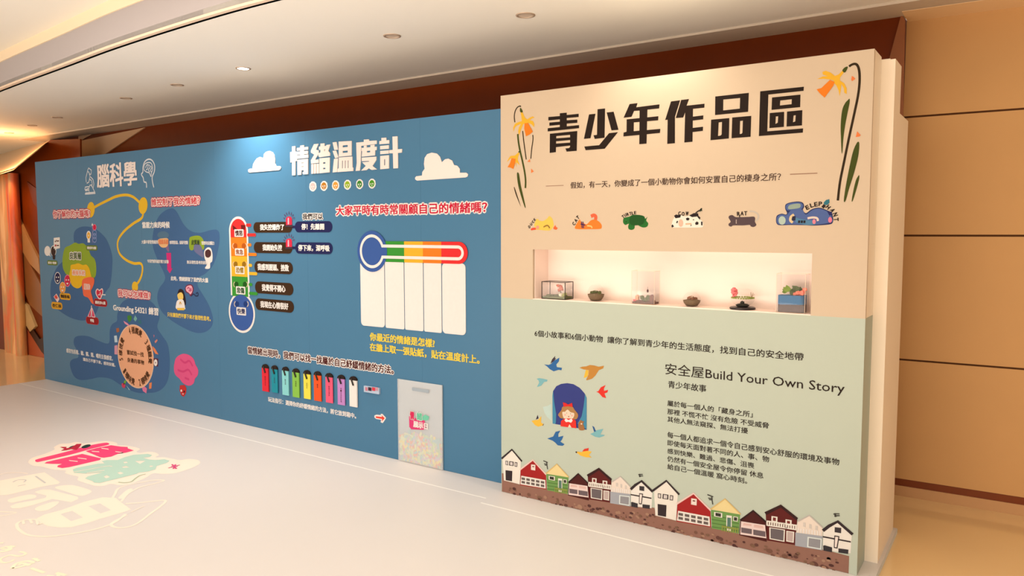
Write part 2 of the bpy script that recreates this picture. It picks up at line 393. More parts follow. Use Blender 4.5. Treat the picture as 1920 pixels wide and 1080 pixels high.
facet([(28, 390), (35, 410), (52, 446), (72, 485), (75, 515), (56, 495), (32, 455), (28, 440)], .03, (176, 122, 70), 'tan slanting facet')
facet([(33, 455), (56, 495), (80, 540), (86, 600), (56, 572), (34, 520)], .02, (138, 84, 42), 'mid brown facet')
facet([(36, 560), (50, 572), (66, 612), (56, 622), (38, 592)], .035, (196, 158, 104), 'pale tan slanting facet')
facet([(54, 622), (62, 618), (74, 636), (90, 628), (90, 672), (78, 660)], .025, (40, 12, 8), 'dark slanting facet')
facet([(36, 600), (54, 622), (76, 655), (86, 676), (40, 690)], .015, (176, 82, 46), 'orange brown facet at the floor')
facet([(50, 340), (90, 370), (90, 415), (62, 380)], .012, (92, 36, 14), 'dark brown facet')

# orange mural: vertical flowing folds
def muralmat():
    m = bpy.data.materials.new('flowing orange stone print'); m.use_nodes = True; nt = m.node_tree; b = nt.nodes['Principled BSDF']; b.inputs['Roughness'].default_value = .4
    tc = nt.nodes.new('ShaderNodeTexCoord'); mp = nt.nodes.new('ShaderNodeMapping'); mp.inputs['Scale'].default_value = (1.7, 1.7, 0.30); mp.inputs['Location'].default_value = (1.3, 0, .4)
    n = nt.nodes.new('ShaderNodeTexNoise'); n.inputs['Scale'].default_value = 2.2; n.inputs['Detail'].default_value = 5; n.inputs['Distortion'].default_value = .5
    r = nt.nodes.new('ShaderNodeValToRGB'); e = r.color_ramp.elements
    e[0].position = .30; e[0].color = (*lin((120, 96, 66)), 1); e[1].position = .62; e[1].color = (*lin((250, 200, 140)), 1)
    for p, c in ((.40, (214, 90, 44)), (.47, (236, 124, 62)), (.52, (206, 160, 104)), (.57, (232, 164, 96))): q = e.new(p); q.color = (*lin(c), 1)
    nt.links.new(tc.outputs['Object'], mp.inputs[0]); nt.links.new(mp.outputs[0], n.inputs[0]); nt.links.new(n.outputs[0], r.inputs[0]); nt.links.new(r.outputs[0], b.inputs['Base Color'])
    return m
p1, p0 = Vector((-11.33, 4.63, FZ)), Vector((-16.5, 5.5, FZ))
vs = []; fs = []; N = 60
for i in range(N+1):
    t = i/N; q = p0.lerp(p1, t); o_ = .035*sin(i*.9)+.02*sin(i*2.3+1)
    for z in (FZ, 0.9, 1.8, 2.46+.0*t): vs.append((q.x+.1*o_, q.y-.04+o_, z))
for i in range(N):
    for k in range(3): fs.append((i*4+k, (i+1)*4+k, (i+1)*4+k+1, i*4+k+1))
nn = len(vs); vs += [(x, y+.12, z) for x, y, z in vs]
fs += [tuple(j+nn for j in reversed(f)) for f in fs]+[(N*4+k, nn+N*4+k, nn+N*4+k+1, N*4+k+1) for k in range(3)]
mk('mural_wall', vs, fs, muralmat(), label='tall mural of flowing orange and cream folds at the left edge', cat='mural', smooth=True)

# ------------------------------------------------------------------ stage platform
plat = thing('stage_platform', (-4.8, 1.0, FZ), 'low white vinyl stage printed with a pink and green logo', 'platform')
mb = MB(); mb.box((-9.115, -3.5, FZ), (-0.532, 4.60, -0.004)); mb.make('base', M_plat_edge, plat, label='grey stage edge')
mb = MB(); mb.box((-9.110, -3.5, -0.003), (-0.534, 4.595, 0.0)); mb.make('vinyl_cover', M_plat, plat)
mb = MB(); mb.box((-9.11, 3.68, 0.0), (-2.72, 3.69, 0.0006)); mb.box((-2.70, 3.60, 0.0), (-0.62, 3.61, 0.0006)); mb.make('cover_seam', mat('seam bead', (236, 222, 208), .4), plat)

# ------------------------------------------------------------------ blue display wall
bw = thing('blue_display_wall', (-5.9, YB+.05, 0), 'long blue printed display wall with thermometer and brain pictures', 'display wall')
seams = [-9.1439, -8.21, -7.03, -5.842, -4.659, -3.48, -2.712]
for i in range(6):
    mb = MB(); e = 0.0004; mb.box((seams[i]+(e if i else 0), YB, 0.001), (seams[i+1]-e, YB+.035, 2.44)); mb.make('panel', M_blue, bw)
mb = MB(); mb.box((-9.13, YB+.036, 0.001), (-2.712, YB+.10, 2.42)); mb.make('support_frame', M_side, bw, label='white frame behind the blue boards')

DB = (66, 98, 136)
# dark blue shapes
a = Art(PB, 60, 420, 4.91)
a.poly([(390,75),(430,35),(490,22),(560,35),(620,70),(690,150),(735,280),(738,400),(720,560),(690,610),(640,690),(600,800),(560,860),(500,885),(430,885),(330,850),(220,770),(175,680),(172,560),(190,490),(230,400),(300,330),(400,240),(385,150)], DB, 1, smooth=True); a.done('dark_blue_shape', bw)
a = Art(PB, 240, 360, 3.857)
a.poly([(315,118),(350,140),(400,230),(450,280),(520,295),(600,275),(645,275),(662,310),(655,400),(620,520),(560,590),(510,620),(505,680),(540,740),(590,830),(615,920),(600,980),(550,1015),(480,1015),(380,970),(290,910),(235,850),(212,770),(225,700),(265,640),(262,590),(210,480),(178,380),(185,280),(215,190),(260,140)], DB, 1, smooth=True); a.done('dark_blue_shape', bw)
a = Art(PB, 100, 580, 6)
a.poly([(720,60),(715,130),(660,170),(635,240),(632,360),(600,385),(500,350),(400,305),(300,297),(240,320),(232,390),(270,470),(280,540),(220,560),(188,600),(200,680),(240,760),(310,795),(420,785),(520,765),(640,780),(740,840),(850,905),(960,940),(1060,940),(1160,930),(1240,880),(1290,790),(1310,650),(1305,500),(1280,380),(1220,290),(1170,200),(1195,90),(1180,20),(1120,-70),(1020,-120),(850,-120),(760,-60)], DB, 1, smooth=True); a.done('dark_blue_shape', bw)

# yellow path
a = Art(PB, 60, 280, 4.5); YEL = (232, 178, 42)
a.stroke([(497,507),(560,470),(640,430),(710,398),(790,385),(850,400),(900,440),(938,475)], .027, YEL, 1)
a.stroke([(938,490),(938,545),(920,585),(850,630),(770,700),(724,780),(735,870),(790,930),(860,962),(912,962),(932,990),(928,1050),(905,1110),(872,1150)], .027, YEL, 1)
a.ell(497, 510, 33, 66, YEL, 2, shear=-.2); a.ell(938, 475, 38, 71, YEL, 2, shear=-.2); a.ell(870, 1160, 26, 45, YEL, 2, shear=.1)
a.done('winding_path', bw, label='yellow winding line with three dots')

RED = (206, 28, 48); PW = (252, 226, 212)
# title lettering (raised)
a = Art(PB, 530, 240, 8.0); FO = M_foam; TK = 0.005
def T3(polys, lab):
    for p in polys:
        if isinstance(p, tuple): a.poly(p[0], FO, 2, holes=p[1], thick=TK)
        else: a.poly(p, FO, 2, thick=TK)
    a.done('title_character', bw, label=lab)
T3([[(148,278),(198,272),(198,708),(150,712)], [(120,362),(149,358),(149,515),(122,517)], [(197,355),(222,352),(222,495),(197,497)],
    [(272,265),(328,258),(328,455),(272,460)], [(222,300),(390,282),(390,325),(222,343)], [(225,355),(388,342),(388,388),(225,403)], [(222,412),(393,397),(393,447),(222,464)],
    ([(230,478),(388,462),(388,692),(318,698),(303,672),(325,655),(325,632),(290,636),(285,702),(232,706)], [[(290,520),(290,528),(328,524),(328,516)], [(290,576),(290,584),(328,580),(328,572)]])], 'raised cream character 情')
T3([[(478,243),(545,237),(508,325),(548,338),(548,385),(500,460),(500,480),(545,470),(550,522),(436,536),(432,485),(482,400),(432,370),(432,338)],
    [(438,543),(470,540),(468,685),(438,688)], [(478,540),(510,538),(508,682),(478,685)], [(518,538),(552,535),(550,680),(518,683)],
    [(575,235),(635,230),(632,400),(575,405)], [(552,280),(662,268),(662,318),(552,330)], [(665,255),(722,248),(692,345),(718,375),(718,418),(562,440),(545,425),(545,380),(600,355),(640,350)],
    ([(560,455),(715,442),(712,665),(560,680)], [[(615,515),(615,538),(650,535),(650,512)], [(615,598),(615,621),(650,618),(650,595)]])], 'raised cream character 緒')
T3([[(757,217),(815,210),(838,325),(783,332)], [(757,345),(810,340),(845,440),(795,455)], [(778,465),(838,455),(825,660),(758,668)],
    ([(848,205),(1042,195),(1042,415),(850,432)], [[(908,262),(908,292),(985,285),(985,255)], [(908,345),(908,375),(985,368),(985,338)]]),
    ([(852,442),(1052,428),(1055,590),(1068,595),(1066,645),(830,662),(832,615),(848,605)], [[(900,492),(900,606),(912,605),(912,490)], [(942,490),(942,604),(954,603),(954,489)], [(985,488),(985,602),(997,601),(997,486)]])], 'raised cream character 温')
T3([[(1225,175),(1300,170),(1303,195),(1418,188),(1418,240),(1185,270),(1178,520),(1165,640),(1103,645),(1120,530),(1112,220),(1225,210)],
    ([(1190,300),(1418,280),(1418,330),(1395,335),(1392,412),(1195,432),(1200,350),(1190,345)], [[(1270,345),(1270,370),(1322,365),(1322,340)]]),
    [(1225,268),(1268,262),(1268,300),(1225,304)], [(1325,258),(1385,250),(1385,290),(1325,295)],
    [(1195,445),(1412,430),(1412,480),(1355,570),(1422,620),(1345,630),(1300,605),(1265,632),(1185,640),(1255,570),(1200,515),(1305,505),(1305,495),(1195,500)]], 'raised cream character 度')
T3([[(1488,150),(1560,145),(1563,185),(1605,182),(1605,235),(1458,245),(1458,198),(1490,192)], [(1470,270),(1600,258),(1600,312),(1470,322)], [(1472,345),(1600,335),(1600,385),(1472,395)],
    ([(1472,420),(1602,408),(1602,608),(1472,620)], [[(1530,470),(1530,562),(1546,560),(1546,468)]]),
    [(1655,130),(1730,125),(1732,320),(1798,315),(1795,370),(1735,375),(1738,603),(1668,608),(1662,380),(1608,380),(1605,335),(1660,328)]], 'raised cream character 計')
# 腦科學
text(PB, '腦科學', 181, 309, 352.5, 257.5, M_foam, bw, bold=.03, layer=6, name='heading_text', label='raised cream heading characters 腦科學')
# clouds
a = Art(PB, 440, 240, 4.174)
a.poly([(112,345),(108,328),(125,318),(143,317),(147,285),(160,262),(175,240),(200,227),(228,237),(232,205),(250,187),(275,180),(300,190),(315,215),(320,250),(318,275),(330,300),(355,298),(366,308),(362,322),(350,330),(120,349)], FO, 2, thick=.004); a.done('cloud_cutout', bw, label='small cream cloud cutout left of the title')
a.poly([(1430,412),(1416,402),(1416,388),(1425,378),(1470,372),(1472,345),(1490,320),(1485,280),(1490,235),(1510,205),(1545,193),(1585,200),(1610,225),(1625,268),(1650,245),(1675,240),(1705,255),(1720,290),(1745,295),(1765,320),(1765,350),(1815,350),(1830,362),(1825,380),(1810,387)], FO, 2, thick=.004); a.done('cloud_cutout', bw, label='large cream cloud cutout right of the title')
# six faces
for (x, y, c, lab) in ((612,458,(206,176,166),'pale grey'),(699,454,(186,118,30),'brown'),(790,450,(244,148,50),'orange'),(883,445,(150,172,30),'lime'),(978,440,(58,128,42),'dark green'),(1075,436,(78,146,32),'green')):
    a.poly([(x-28,y+6),(x-24,y-22),(x-8,y-39),(x+10,y-39),(x+26,y-24),(x+30,y+4),(x+24,y+22),(x+8,y+38),(x-6,y+38),(x-22,y+26)], PW, 2)
    a.ell(x, y-1, 20, 28, c, 3); a.ell(x-7, y+2, 4, 7, PW, 4, n=8); a.ell(x+8, y, 4, 7, PW, 4, n=8); a.poly([(x-5,y+14),(x+6,y+13),(x+1,y+22)], PW, 4)
    a.done('face_sticker', bw, label=lab+' round face sticker with a white rim')

# headings and captions
hal = ((.20, RED), (.12, PW))
text(PB, '你了解你的大腦嗎?', 98, 393.5, 410.5, 171, RED, bw, bold=.02, halos=hal, name='heading_text', label='red outlined question at the first yellow dot')
text(PB, '誰控制了我的情緒？', 282, 370.5, 388.5, 377.5, RED, bw, bold=.02, halos=hal, name='heading_text', label='red outlined question at the second yellow dot')
text(PB, '我可以怎樣做?', 219.5, 541, 557, 283.5, RED, bw, bold=.02, halos=hal, name='heading_text', label='red outlined question at the third yellow dot')
text(PB, '當壓力來的時候', 266.7, 416, 428, 318.5, PW, bw, bold=.045)
text(PB, '大腦中掌管情緒的', 265.5, 450, 457, 296.5, PW, bw, bold=.03)
text(PB, '邊緣系統', 297.5, 448.5, 458, 316.5, (232, 130, 84), bw, bold=.03, layer=6)
text(PB, '會掌管訊息，並毫不控制', 318, 451, 458, 352.5, PW, bw, bold=.03)
text(PB, '皮質層', 359, 449.5, 459, 374.5, (58, 74, 40), bw, bold=.03, layer=6)
text(PB, '管理所有反應能力', 378, 452, 459, 402, PW, bw, bold=.03)
text(PB, '令我們感到處於壓力狀態', 276.7, 486, 492.5, 316.7, PW, bw, bold=.03, layer=7)
text(PB, '無法理性思考的狀態', 351, 488, 494.5, 390, PW, bw, bold=.03, layer=7)
text(PB, '此時，情緒綁架了我們的大腦', 320.4, 517.5, 526, 390.4, PW, bw, bold=.035)
text(PB, '只有讓我們平靜下來才能理性思考。', 313.9, 585, 593.5, 394.8, (236, 196, 74), bw, bold=.035)
text(PB, 'Grounding 54321 練習', 212, 569, 584.5, 297, PW, bw, bold=.035)
text(PB, '感官包括看、聽、觸、聞、嚐的五個感官，', 124.5, 652.5, 661, 211, PW, bw, bold=.03)
text(PB, '讓自己平靜下來，感到安穩。', 155.8, 670, 676.7, 216, PW, bw, bold=.03)
text(PB, '大家平時有時常關顧自己的情緒嗎？', 628, 384.5, 406, 916.5, (204, 20, 52), bw, bold=.028, halos=((.13, PW),), name='heading_text', label='crimson question with pale outline')
text(PB, '你最近的情緒是怎樣?', 693.4, 623, 638.5, 815.5, (238, 200, 66), bw, bold=.035)
text(PB, '在牆上取一張貼紙，貼在溫度計上。', 693.4, 642.5, 658, 899.7, (238, 200, 66), bw, bold=.035)
text(PB, '當情緒出現時，我們可以找一找屬於自己紓緩情緒的方法。', 463.5, 648, 664, 739.5, (78, 22, 18), bw, bold=.028, halos=((.12, PW),), name='heading_text', label='dark brown sentence with pale outline')
text(PB, '玩法指引：選擇你的紓緩情緒的方法，將它放到箱中。', 502.7, 743.5, 753, 667.5, PW, bw, bold=.035)
text(PB, '我們可以', 566, 399.5, 413, 607, (40, 26, 26), bw, bold=.03, halos=((.15, PW),))

# brain and its captions
a = Art(PB, 60, 420, 4.91)
a.poly([(370,185),(400,170),(430,182),(470,178),(500,200),(522,235),(545,290),(575,320),(590,370),(592,440),(580,490),(540,505),(450,520),(340,480),(300,440),(282,380),(285,290),(305,220),(345,200)], (142, 160, 44), 2, smooth=True)
a.poly([(360,380),(395,370),(430,362),(470,378),(500,374),(525,400),(540,450),(545,500),(480,530),(450,580),(415,592),(375,570),(355,530),(345,470),(355,420)], (232, 176, 28), 4, smooth=True)
a.poly([(485,500),(540,488),(572,500),(575,540),(558,590),(545,620),(560,680),(570,735),(550,725),(520,680),(480,660),(470,610),(462,560),(466,520)], (248, 104, 66), 6, smooth=True)
a.done('brain_picture', bw, label='green, yellow and orange brain picture')
text(PB, '皮質層', 129.5, 471.5, 487, 153.5, (70, 84, 30), bw, bold=.03, halos=((.12, PW),), layer=6)
text(PB, '邊緣系統', 135, 505, 516, 161, (240, 140, 90), bw, bold=.02, halos=((.14, PW),), layer=8)
text(PB, '腦幹', 157.5, 531.5, 542.5, 170.5, (240, 150, 120), bw, bold=.02, halos=((.1, PW),), layer=10)
a.ell(143, 248, 28, 46, PW, 2); a.poly([(150,280),(172,302),(164,270)], PW, 2)
a.ell(198, 247, 26, 50, PW, 2); a.ell(198, 249, 22, 44, (56, 34, 30), 3); a.poly([(188,285),(216,285),(212,328),(194,325)], (56, 34, 30), 3)
a.poly([(202,128),(258,122),(260,222),(232,228),(212,242),(216,228),(202,226)], PW, 4)
a.stroke([(212,155),(218,165),(228,148)], .012, (90, 40, 30), 5, smooth=False); a.stroke([(230,157),(250,156)], .012, (90, 40, 30), 5); a.stroke([(212,190),(226,205)], .012, (190, 50, 40), 5); a.stroke([(226,190),(212,206)], .012, (190, 50, 40), 5); a.stroke([(230,198),(250,197)], .012, (90, 40, 30), 5)
a.done('speaking_heads_picture', bw, label='white and black heads with a speech card')
def pill(A, xl, yt, xr, yb, c, txt, tc, name='caption_label', rad=.05, bold=.04, pad=.16, lay=3, px_margin=.1, rim=None):
    if rim: A.rect(xl-4, yt-4, xr+4, yb+4, rim, lay-1, rad+.01)
    b_ = A.rect(xl, yt, xr, yb, c, lay, rad); o = A.done(name, bw, label='rounded caption label reading '+txt)
    u0, v0, u1, v1 = b_; mbx = MB(); ms = []; w_, h_ = u1-u0, v1-v0
    text_uv(mbx, ms, PB, txt, (u0+w_*px_margin, v0+h_*pad*1.6, u1-w_*px_margin, v1-h_*pad*1.6), tc, bold*h_*.6, lay+2)
    mk('caption_text', mbx.v, mbx.f, ms, o, fm=mbx.m)
OL = (104, 118, 34)
pill(a, 140, 333, 236, 377, OL, '語言·理解', PW); pill(a, 498, 195, 604, 243, OL, '理智思考·創意', PW)
pill(a, 255, 632, 357, 692, (226, 160, 40), '情緒記憶·海馬', (60, 40, 20)); pill(a, 178, 714, 281, 778, (226, 160, 40), '杏仁核', (60, 40, 20))
pill(a, 572, 688, 689, 748, (150, 22, 26), '維持生命·心跳', PW, rim=(190,60,60)); pill(a, 500, 852, 611, 912, (150, 22, 26), '呼吸', PW, px_margin=.35, rim=(190,60,60))
def face(A, x, y, rx, ry, rim, c, eye, lab):
    A.ell(x, y, rx, ry, rim, 3); A.ell(x, y, rx*.86, ry*.88, c, 4)
    A.ell(x-rx*.36, y-ry*.12, rx*.17, ry*.14, eye, 5, n=10); A.ell(x+rx*.36, y-ry*.12, rx*.17, ry*.14, eye, 5, n=10)
    A.poly([(x-rx*.35, y+ry*.35), (x+rx*.35, y+ry*.35), (x+rx*.15, y+ry*.6), (x-rx*.15, y+ry*.6)], eye, 5); A.done('face_picture', bw, label=lab)
face(a, 237, 497, 28, 55, PW, (34, 30, 70), PW, 'navy face'); face(a, 328, 522, 29, 56, (240, 130, 150), (204, 30, 66), PW, 'crimson face'); face(a, 283, 587, 28, 54, (250, 190, 120), (244, 150, 70), PW, 'orange face')
a.ell(523, 103, 21, 40, PW, 3); a.poly([(512,135),(534,135),(536,170),(514,170)], PW, 3); a.ell(523, 105, 15, 30, (236, 170, 60), 4); a.ell(523, 106, 5, 8, PW, 5, n=8); a.done('bulb_picture', bw, label='yellow light bulb')
a.stroke([(556,15),(556,175)], .012, (120, 110, 140), 2, smooth=False); a.poly([(548,15),(556,-10),(566,15)], PW, 2); a.ell(577, 30, 18, 28, (240, 130, 150), 3); a.ell(577, 30, 14, 24, (204, 30, 66), 4)
for y in (80, 112, 145): a.stroke([(577+17*cos(t*pi/6), y+24*sin(t*pi/6)) for t in range(13)], .010, (130, 140, 180), 2)
a.done('mood_scale_picture', bw, label='small red face over outlined circles')
a.poly([(625,698),(590,650),(588,612),(605,594),(622,606),(645,592),(656,612),(652,650)], (248, 200, 190), 3, smooth=True); a.poly([(625,684),(598,648),(596,618),(607,604),(622,618),(643,603),(649,618),(645,648)], (206, 34, 60), 4, smooth=True); a.stroke([(612,652),(624,652),(630,625),(638,668),(646,650),(680,652)], .010, PW, 5, smooth=False); a.done('heart_picture', bw, label='red heart with a white line')
a.poly([(546,770),(556,770),(585,850),(580,865),(552,860),(550,820),(545,860),(520,862),(515,848)], (248, 190, 190), 3); a.poly([(545,785),(530,820),(522,852),(541,852)], (214, 60, 90), 4); a.poly([(556,785),(570,820),(578,854),(556,850)], (214, 60, 90), 4); a.stroke([(550,750),(550,810)], .014, (240, 210, 190), 5, smooth=False); a.done('lungs_picture', bw, label='pink lungs')
a.poly([(200,670),(226,640),(255,690),(236,722)], (250, 200, 190), 3); a.poly([(206,668),(224,650),(240,682),(222,692)], (226, 70, 56), 4); a.done('card_picture', bw, label='tilted red and white card')

# right blob pictures
a = Art(PB, 240, 360, 3.857)
def soft(rgb, al): return mat('tint %d %d %d' % rgb, rgb, .7)
a.ell(255, 312, 42, 28, (84, 112, 132), 2); a.poly([(218,345),(225,380),(250,402),(285,392),(292,340),(255,335)], (232, 176, 120), 3, smooth=True); a.poly([(262,385),(292,378),(300,430),(288,432)], (130, 100, 130), 2); a.done('brain_part_picture', bw, label='small peach cloud and smoke')
a.poly([(278,440),(312,440),(314,552),(324,552),(303,588),(282,555),(286,553)], (210, 46, 112), 3); a.done('arrow_picture', bw, label='magenta arrow pointing down')
a.poly([(452,325),(500,315),(530,325),(550,360),(550,410),(530,415),(500,375),(470,420),(445,410),(443,350)], (142, 160, 44), 2, smooth=True); a.poly([(480,385),(510,375),(535,405),(548,470),(520,460),(480,425)], (110, 108, 140), 3, smooth=True); a.done('brain_part_picture', bw, label='small green cloud and smoke')
a.poly([(552,430),(575,402),(600,408),(612,450),(610,500),(596,515),(592,552),(558,552),(572,520),(556,480)], PW, 3, smooth=True); a.poly([(560,430),(582,415),(600,430),(600,460),(582,475),(562,465)], (80, 44, 44), 4, smooth=True); a.done('head_picture', bw, label='white head with a dark scribble')
a.poly([(375,702),(400,712),(415,760),(420,812),(400,815),(365,770),(360,730)], (44, 26, 30), 3, smooth=True); a.poly([(360,740),(385,725),(400,745),(398,775),(372,782),(362,765)], (240, 196, 100), 4, smooth=True); a.poly([(362,782),(400,780),(414,835),(412,848),(352,846),(350,810)], PW, 4, smooth=True); a.poly([(355,838),(412,838),(408,855),(360,855)], (236, 184, 70), 5); a.stroke([(374,812),(380,796),(388,812)], .012, (220, 160, 60), 6); a.done('sitting_person_picture', bw, label='small sitting figure in white with dark hair')
a.poly([(415,690),(430,672),(460,670),(475,695),(470,728),(455,755),(440,735),(418,722)], (120, 36, 60), 2, smooth=True); a.poly([(420,692),(434,678),(458,677),(468,700),(464,725),(452,740),(440,728),(424,716)], (244, 168, 176), 3, smooth=True); a.stroke([(428,700),(440,690),(450,705),(460,695)], .012, (190, 80, 110), 4); a.stroke([(440,712),(455,715),(462,705)], .012, (190, 80, 110), 4); a.stroke([(458,752),(475,738),(492,752),(508,748),(505,728),(492,735)], .012, (40, 50, 80), 3); a.done('balloon_brain_picture', bw, label='small pink brain on a loose string')

# grounding wheel
a = Art(PB, 100, 580, 6)
uL, _ = a.uv(725, 500); uR, _ = a.uv(1131, 560); _, vT = a.uv(882, 167); _, vB = a.uv(955, 890); uc, vc = (uL+uR)/2, (vT+vB)/2; wr_, hr_ = (uR-uL)/2, (vT-vB)/2
circ = lambda f, n=48: [(uc+wr_*f*cos(2*pi*k/n), vc+hr_*f*sin(2*pi*k/n)) for k in range(n)]
a.polyuv(circ(1.0), (250, 196, 160), 2); a.polyuv(circ(.97), (246, 168, 126), 3); wheel = a.done('wheel_picture', bw, label='round peach wheel of five senses')
DK = (84, 48, 24)
text(PB, '嘗試找一找', 238.2, 655.6, 664.4, 269.8, DK, wheel, bold=.035, layer=5); text(PB, '身邊的事物', 238.6, 670, 678.6, 270.5, DK, wheel, bold=.035, layer=5)
mb = MB(); ms = []
for word, a0, a1 in (('4種觸覺', 108, 66), ('3種聽覺', 38, -4), ('2種嗅覺', -76, -38), ('1種味覺', -140, -102), ('5樣視覺', 192, 148)):
    for i, ch in enumerate(word):
        t = radians(a0+(a1-a0)*i/3); cu, cv = uc+wr_*.82*cos(t), vc+hr_*.82*sin(t); flip = word[0] in '21'; hs = .012 if i == 0 else .029
        text_uv(mb, ms, PB, ch, (cu-hs, cv-.033, cu+hs, cv+.033), DK, .0018, 5, rot=(t-pi/2+(pi if flip else 0)))
mk('rim_text', mb.v, mb.f, ms, wheel, fm=mb.m)
for pts, c, nm in (([(790,128),(835,155),(860,180),(850,190),(805,160)], (226,140,160), 'pink stick'), ([(832,75),(860,65),(885,80),(880,120),(855,148),(838,120)], (70,130,50), 'green leaf'), ([(905,110),(922,66),(945,105),(925,138)], (120,170,160), 'pale drop'), ([(950,130),(985,115),(995,160),(970,165)], (58,110,120), 'teal leaf'),
    ([(708,215),(740,208),(745,250),(715,262)], (170,96,60), 'brown biscuit'), ([(685,298),(715,293),(725,370),(692,372)], (196,206,210), 'grey phone'), ([(690,408),(722,402),(722,508),(690,505)], (222,150,160), 'pink book'),
    ([(1128,285),(1140,290),(1134,322)], (190,110,120), 'small mark'), ([(1140,360),(1168,335),(1176,350),(1150,382)], (214,130,110), 'ear picture'), ([(1115,412),(1145,440),(1185,508),(1150,500),(1122,455)], (232,130,80), 'orange carrot'),
    ([(1128,548),(1182,555),(1180,645),(1130,635)], (96,44,60), 'record player'), ([(1000,885),(1025,865),(1055,890),(1048,945),(1010,920)], (226,120,150), 'pink flower'), ([(1080,830),(1110,820),(1105,890),(1078,895)], (232,130,80), 'orange cup'),
    ([(768,835),(800,828),(815,860),(800,888),(775,875)], (206,66,90), 'red flower'), ([(800,800),(825,798),(815,830),(790,850)], (120,170,50), 'green stem'), ([(820,850),(868,910),(850,905)], (160,190,190), 'grey brush')):
    a.poly(pts, c, 3)
    if nm == 'record player': a.ell(1153, 600, 20, 38, PW, 4); a.ell(1153, 600, 5, 9, (96,44,60), 5, n=8)
    a.done('small_picture', bw, label=nm+' beside the wheel')
a.poly([(1365,600),(1380,550),(1420,515),(1470,500),(1530,515),(1580,560),(1600,620),(1630,680),(1625,740),(1595,780),(1580,830),(1540,858),(1490,850),(1450,820),(1420,780),(1370,730),(1358,660)], (222, 84, 126), 2, smooth=True)
a.stroke([(1430,560),(1480,600),(1530,580),(1570,640)], .02, (206, 64, 112), 3); a.stroke([(1400,680),(1460,700),(1520,680),(1560,740)], .02, (206, 64, 112), 3); a.stroke([(1480,770),(1530,790)], .02, (206, 64, 112), 3)
a.poly([(1425,855),(1480,850),(1500,890),(1495,940),(1470,985),(1440,965),(1422,910)], (196, 46, 44), 3); a.ell(1442, 915, 9, 14, PW, 4, n=8); a.ell(1475, 925, 9, 14, (60,20,20), 4, n=8); a.poly([(1450,945),(1470,948),(1462,960)], PW, 4); a.done('pink_brain_picture', bw, label='large pink brain balloon with a red face below')

# line drawings by the heading
a = Art(PB, 0, 200, 6.0); LW = .011; LC = (222, 214, 210)
for L in ([(958,985),(1075,975),(1072,962),(962,972),(958,985)], [(1005,970),(1000,920),(1012,885),(1030,880),(1048,920),(1068,962)], [(955,935),(960,905),(1000,900),(1002,920),(960,935)], [(972,850),(968,800),(985,730),(1000,735),(1015,785),(1000,850),(978,862)], [(985,725),(998,690),(1030,715),(1025,760),(1008,760)], [(1020,790),(1048,820),(1058,870),(1048,920)], [(1005,815),(1030,830),(1040,870),(1030,900)], [(960,945),(1000,940)]):
    a.stroke(L, LW, LC, 2, smooth=False)
a.done('microscope_drawing', bw, label='white outline microscope')
a.stroke([(1650,912),(1646,855),(1622,845),(1612,800),(1592,762),(1608,735),(1610,680),(1630,620),(1670,592),(1712,605),(1740,660),(1737,730),(1714,790),(1718,850),(1732,908)], LW*1.2, LC, 2)
for L in ([(1620,690),(1628,650),(1660,630),(1695,632),(1715,665),(1718,710),(1705,745),(1700,785),(1680,745),(1650,735),(1625,715),(1620,690)], [(1640,690),(1650,660),(1668,655),(1660,700),(1645,710)], [(1675,650),(1690,680),(1672,710),(1685,735)], [(1698,665),(1708,690),(1695,715),(1705,735)]):
    a.stroke(L, LW*.9, LC, 2)
a.done('head_outline_drawing', bw, label='white outline head with a brain')

# upright thermometer
a = Art(PB, 420, 400, 4.5)
TR, TO, TY, TG, TB = (228, 46, 44), (244, 122, 30), (236, 172, 44), (58, 142, 48), (58, 88, 148)
u0, _ = a.uv(51, 400); u1, _ = a.uv(210, 400); _, vt = a.uv(125, 26); _, vb = a.uv(60, 690); R_ = (u1-u0)/2
def cap(u0, u1, vt, vb, n=16):
    r = (u1-u0)/2; c = (u0+u1)/2; return [(u0, vb), (u1, vb)]+[(c+r*cos(pi*k/n), vt-r*.95+r*.95*sin(pi*k/n)) for k in range(n+1)]
a.polyuv(cap(u0, u1, vt, vb), PW, 2)
uc_, vc_ = a.uv(150, 838); ru = a.uv(262, 838)[0]-uc_; rv = vc_-a.uv(150, 1008)[1]
a.polyuv([(uc_+ru*cos(t*pi/20), vc_+rv*sin(t*pi/20)) for t in range(40)], PW, 2)
tw = .020
cc = (u0+u1)/2; bands = [(45, 203, TR), (203, 362, TO), (362, 533, TY), (533, 700, TG)]
for i, (y0, y1, c) in enumerate(bands):
    va, vb_ = a.uv(125, y0)[1], a.uv(125, y1)[1]
    if i == 0:
        L = cap(u0+tw, u1-tw, vt-tw, vb_); a.polyuv(L, c, 3)
    else: a.rectuv(u0+tw, vb_, u1-tw, va, c, 3)
a.polyuv([(uc_+(ru-tw)*cos(t*pi/20), vc_+(rv-tw)*sin(t*pi/20)) for t in range(40)], TB, 4)
th = a.done('thermometer_picture', bw, label='upright thermometer in five colour bands with a blue bulb')
for (y, x0, x1, c) in ((100,187,231,TR),(182,197,271,TR),(266,200,233,TO),(346,205,278,TO),(438,208,239,TY),(507,212,283,TY),(600,210,241,TG),(674,213,286,TG)):
    a.rect(x0, y-13, x1, y+13, c, 5, .012)
a.done('scale_mark', th)
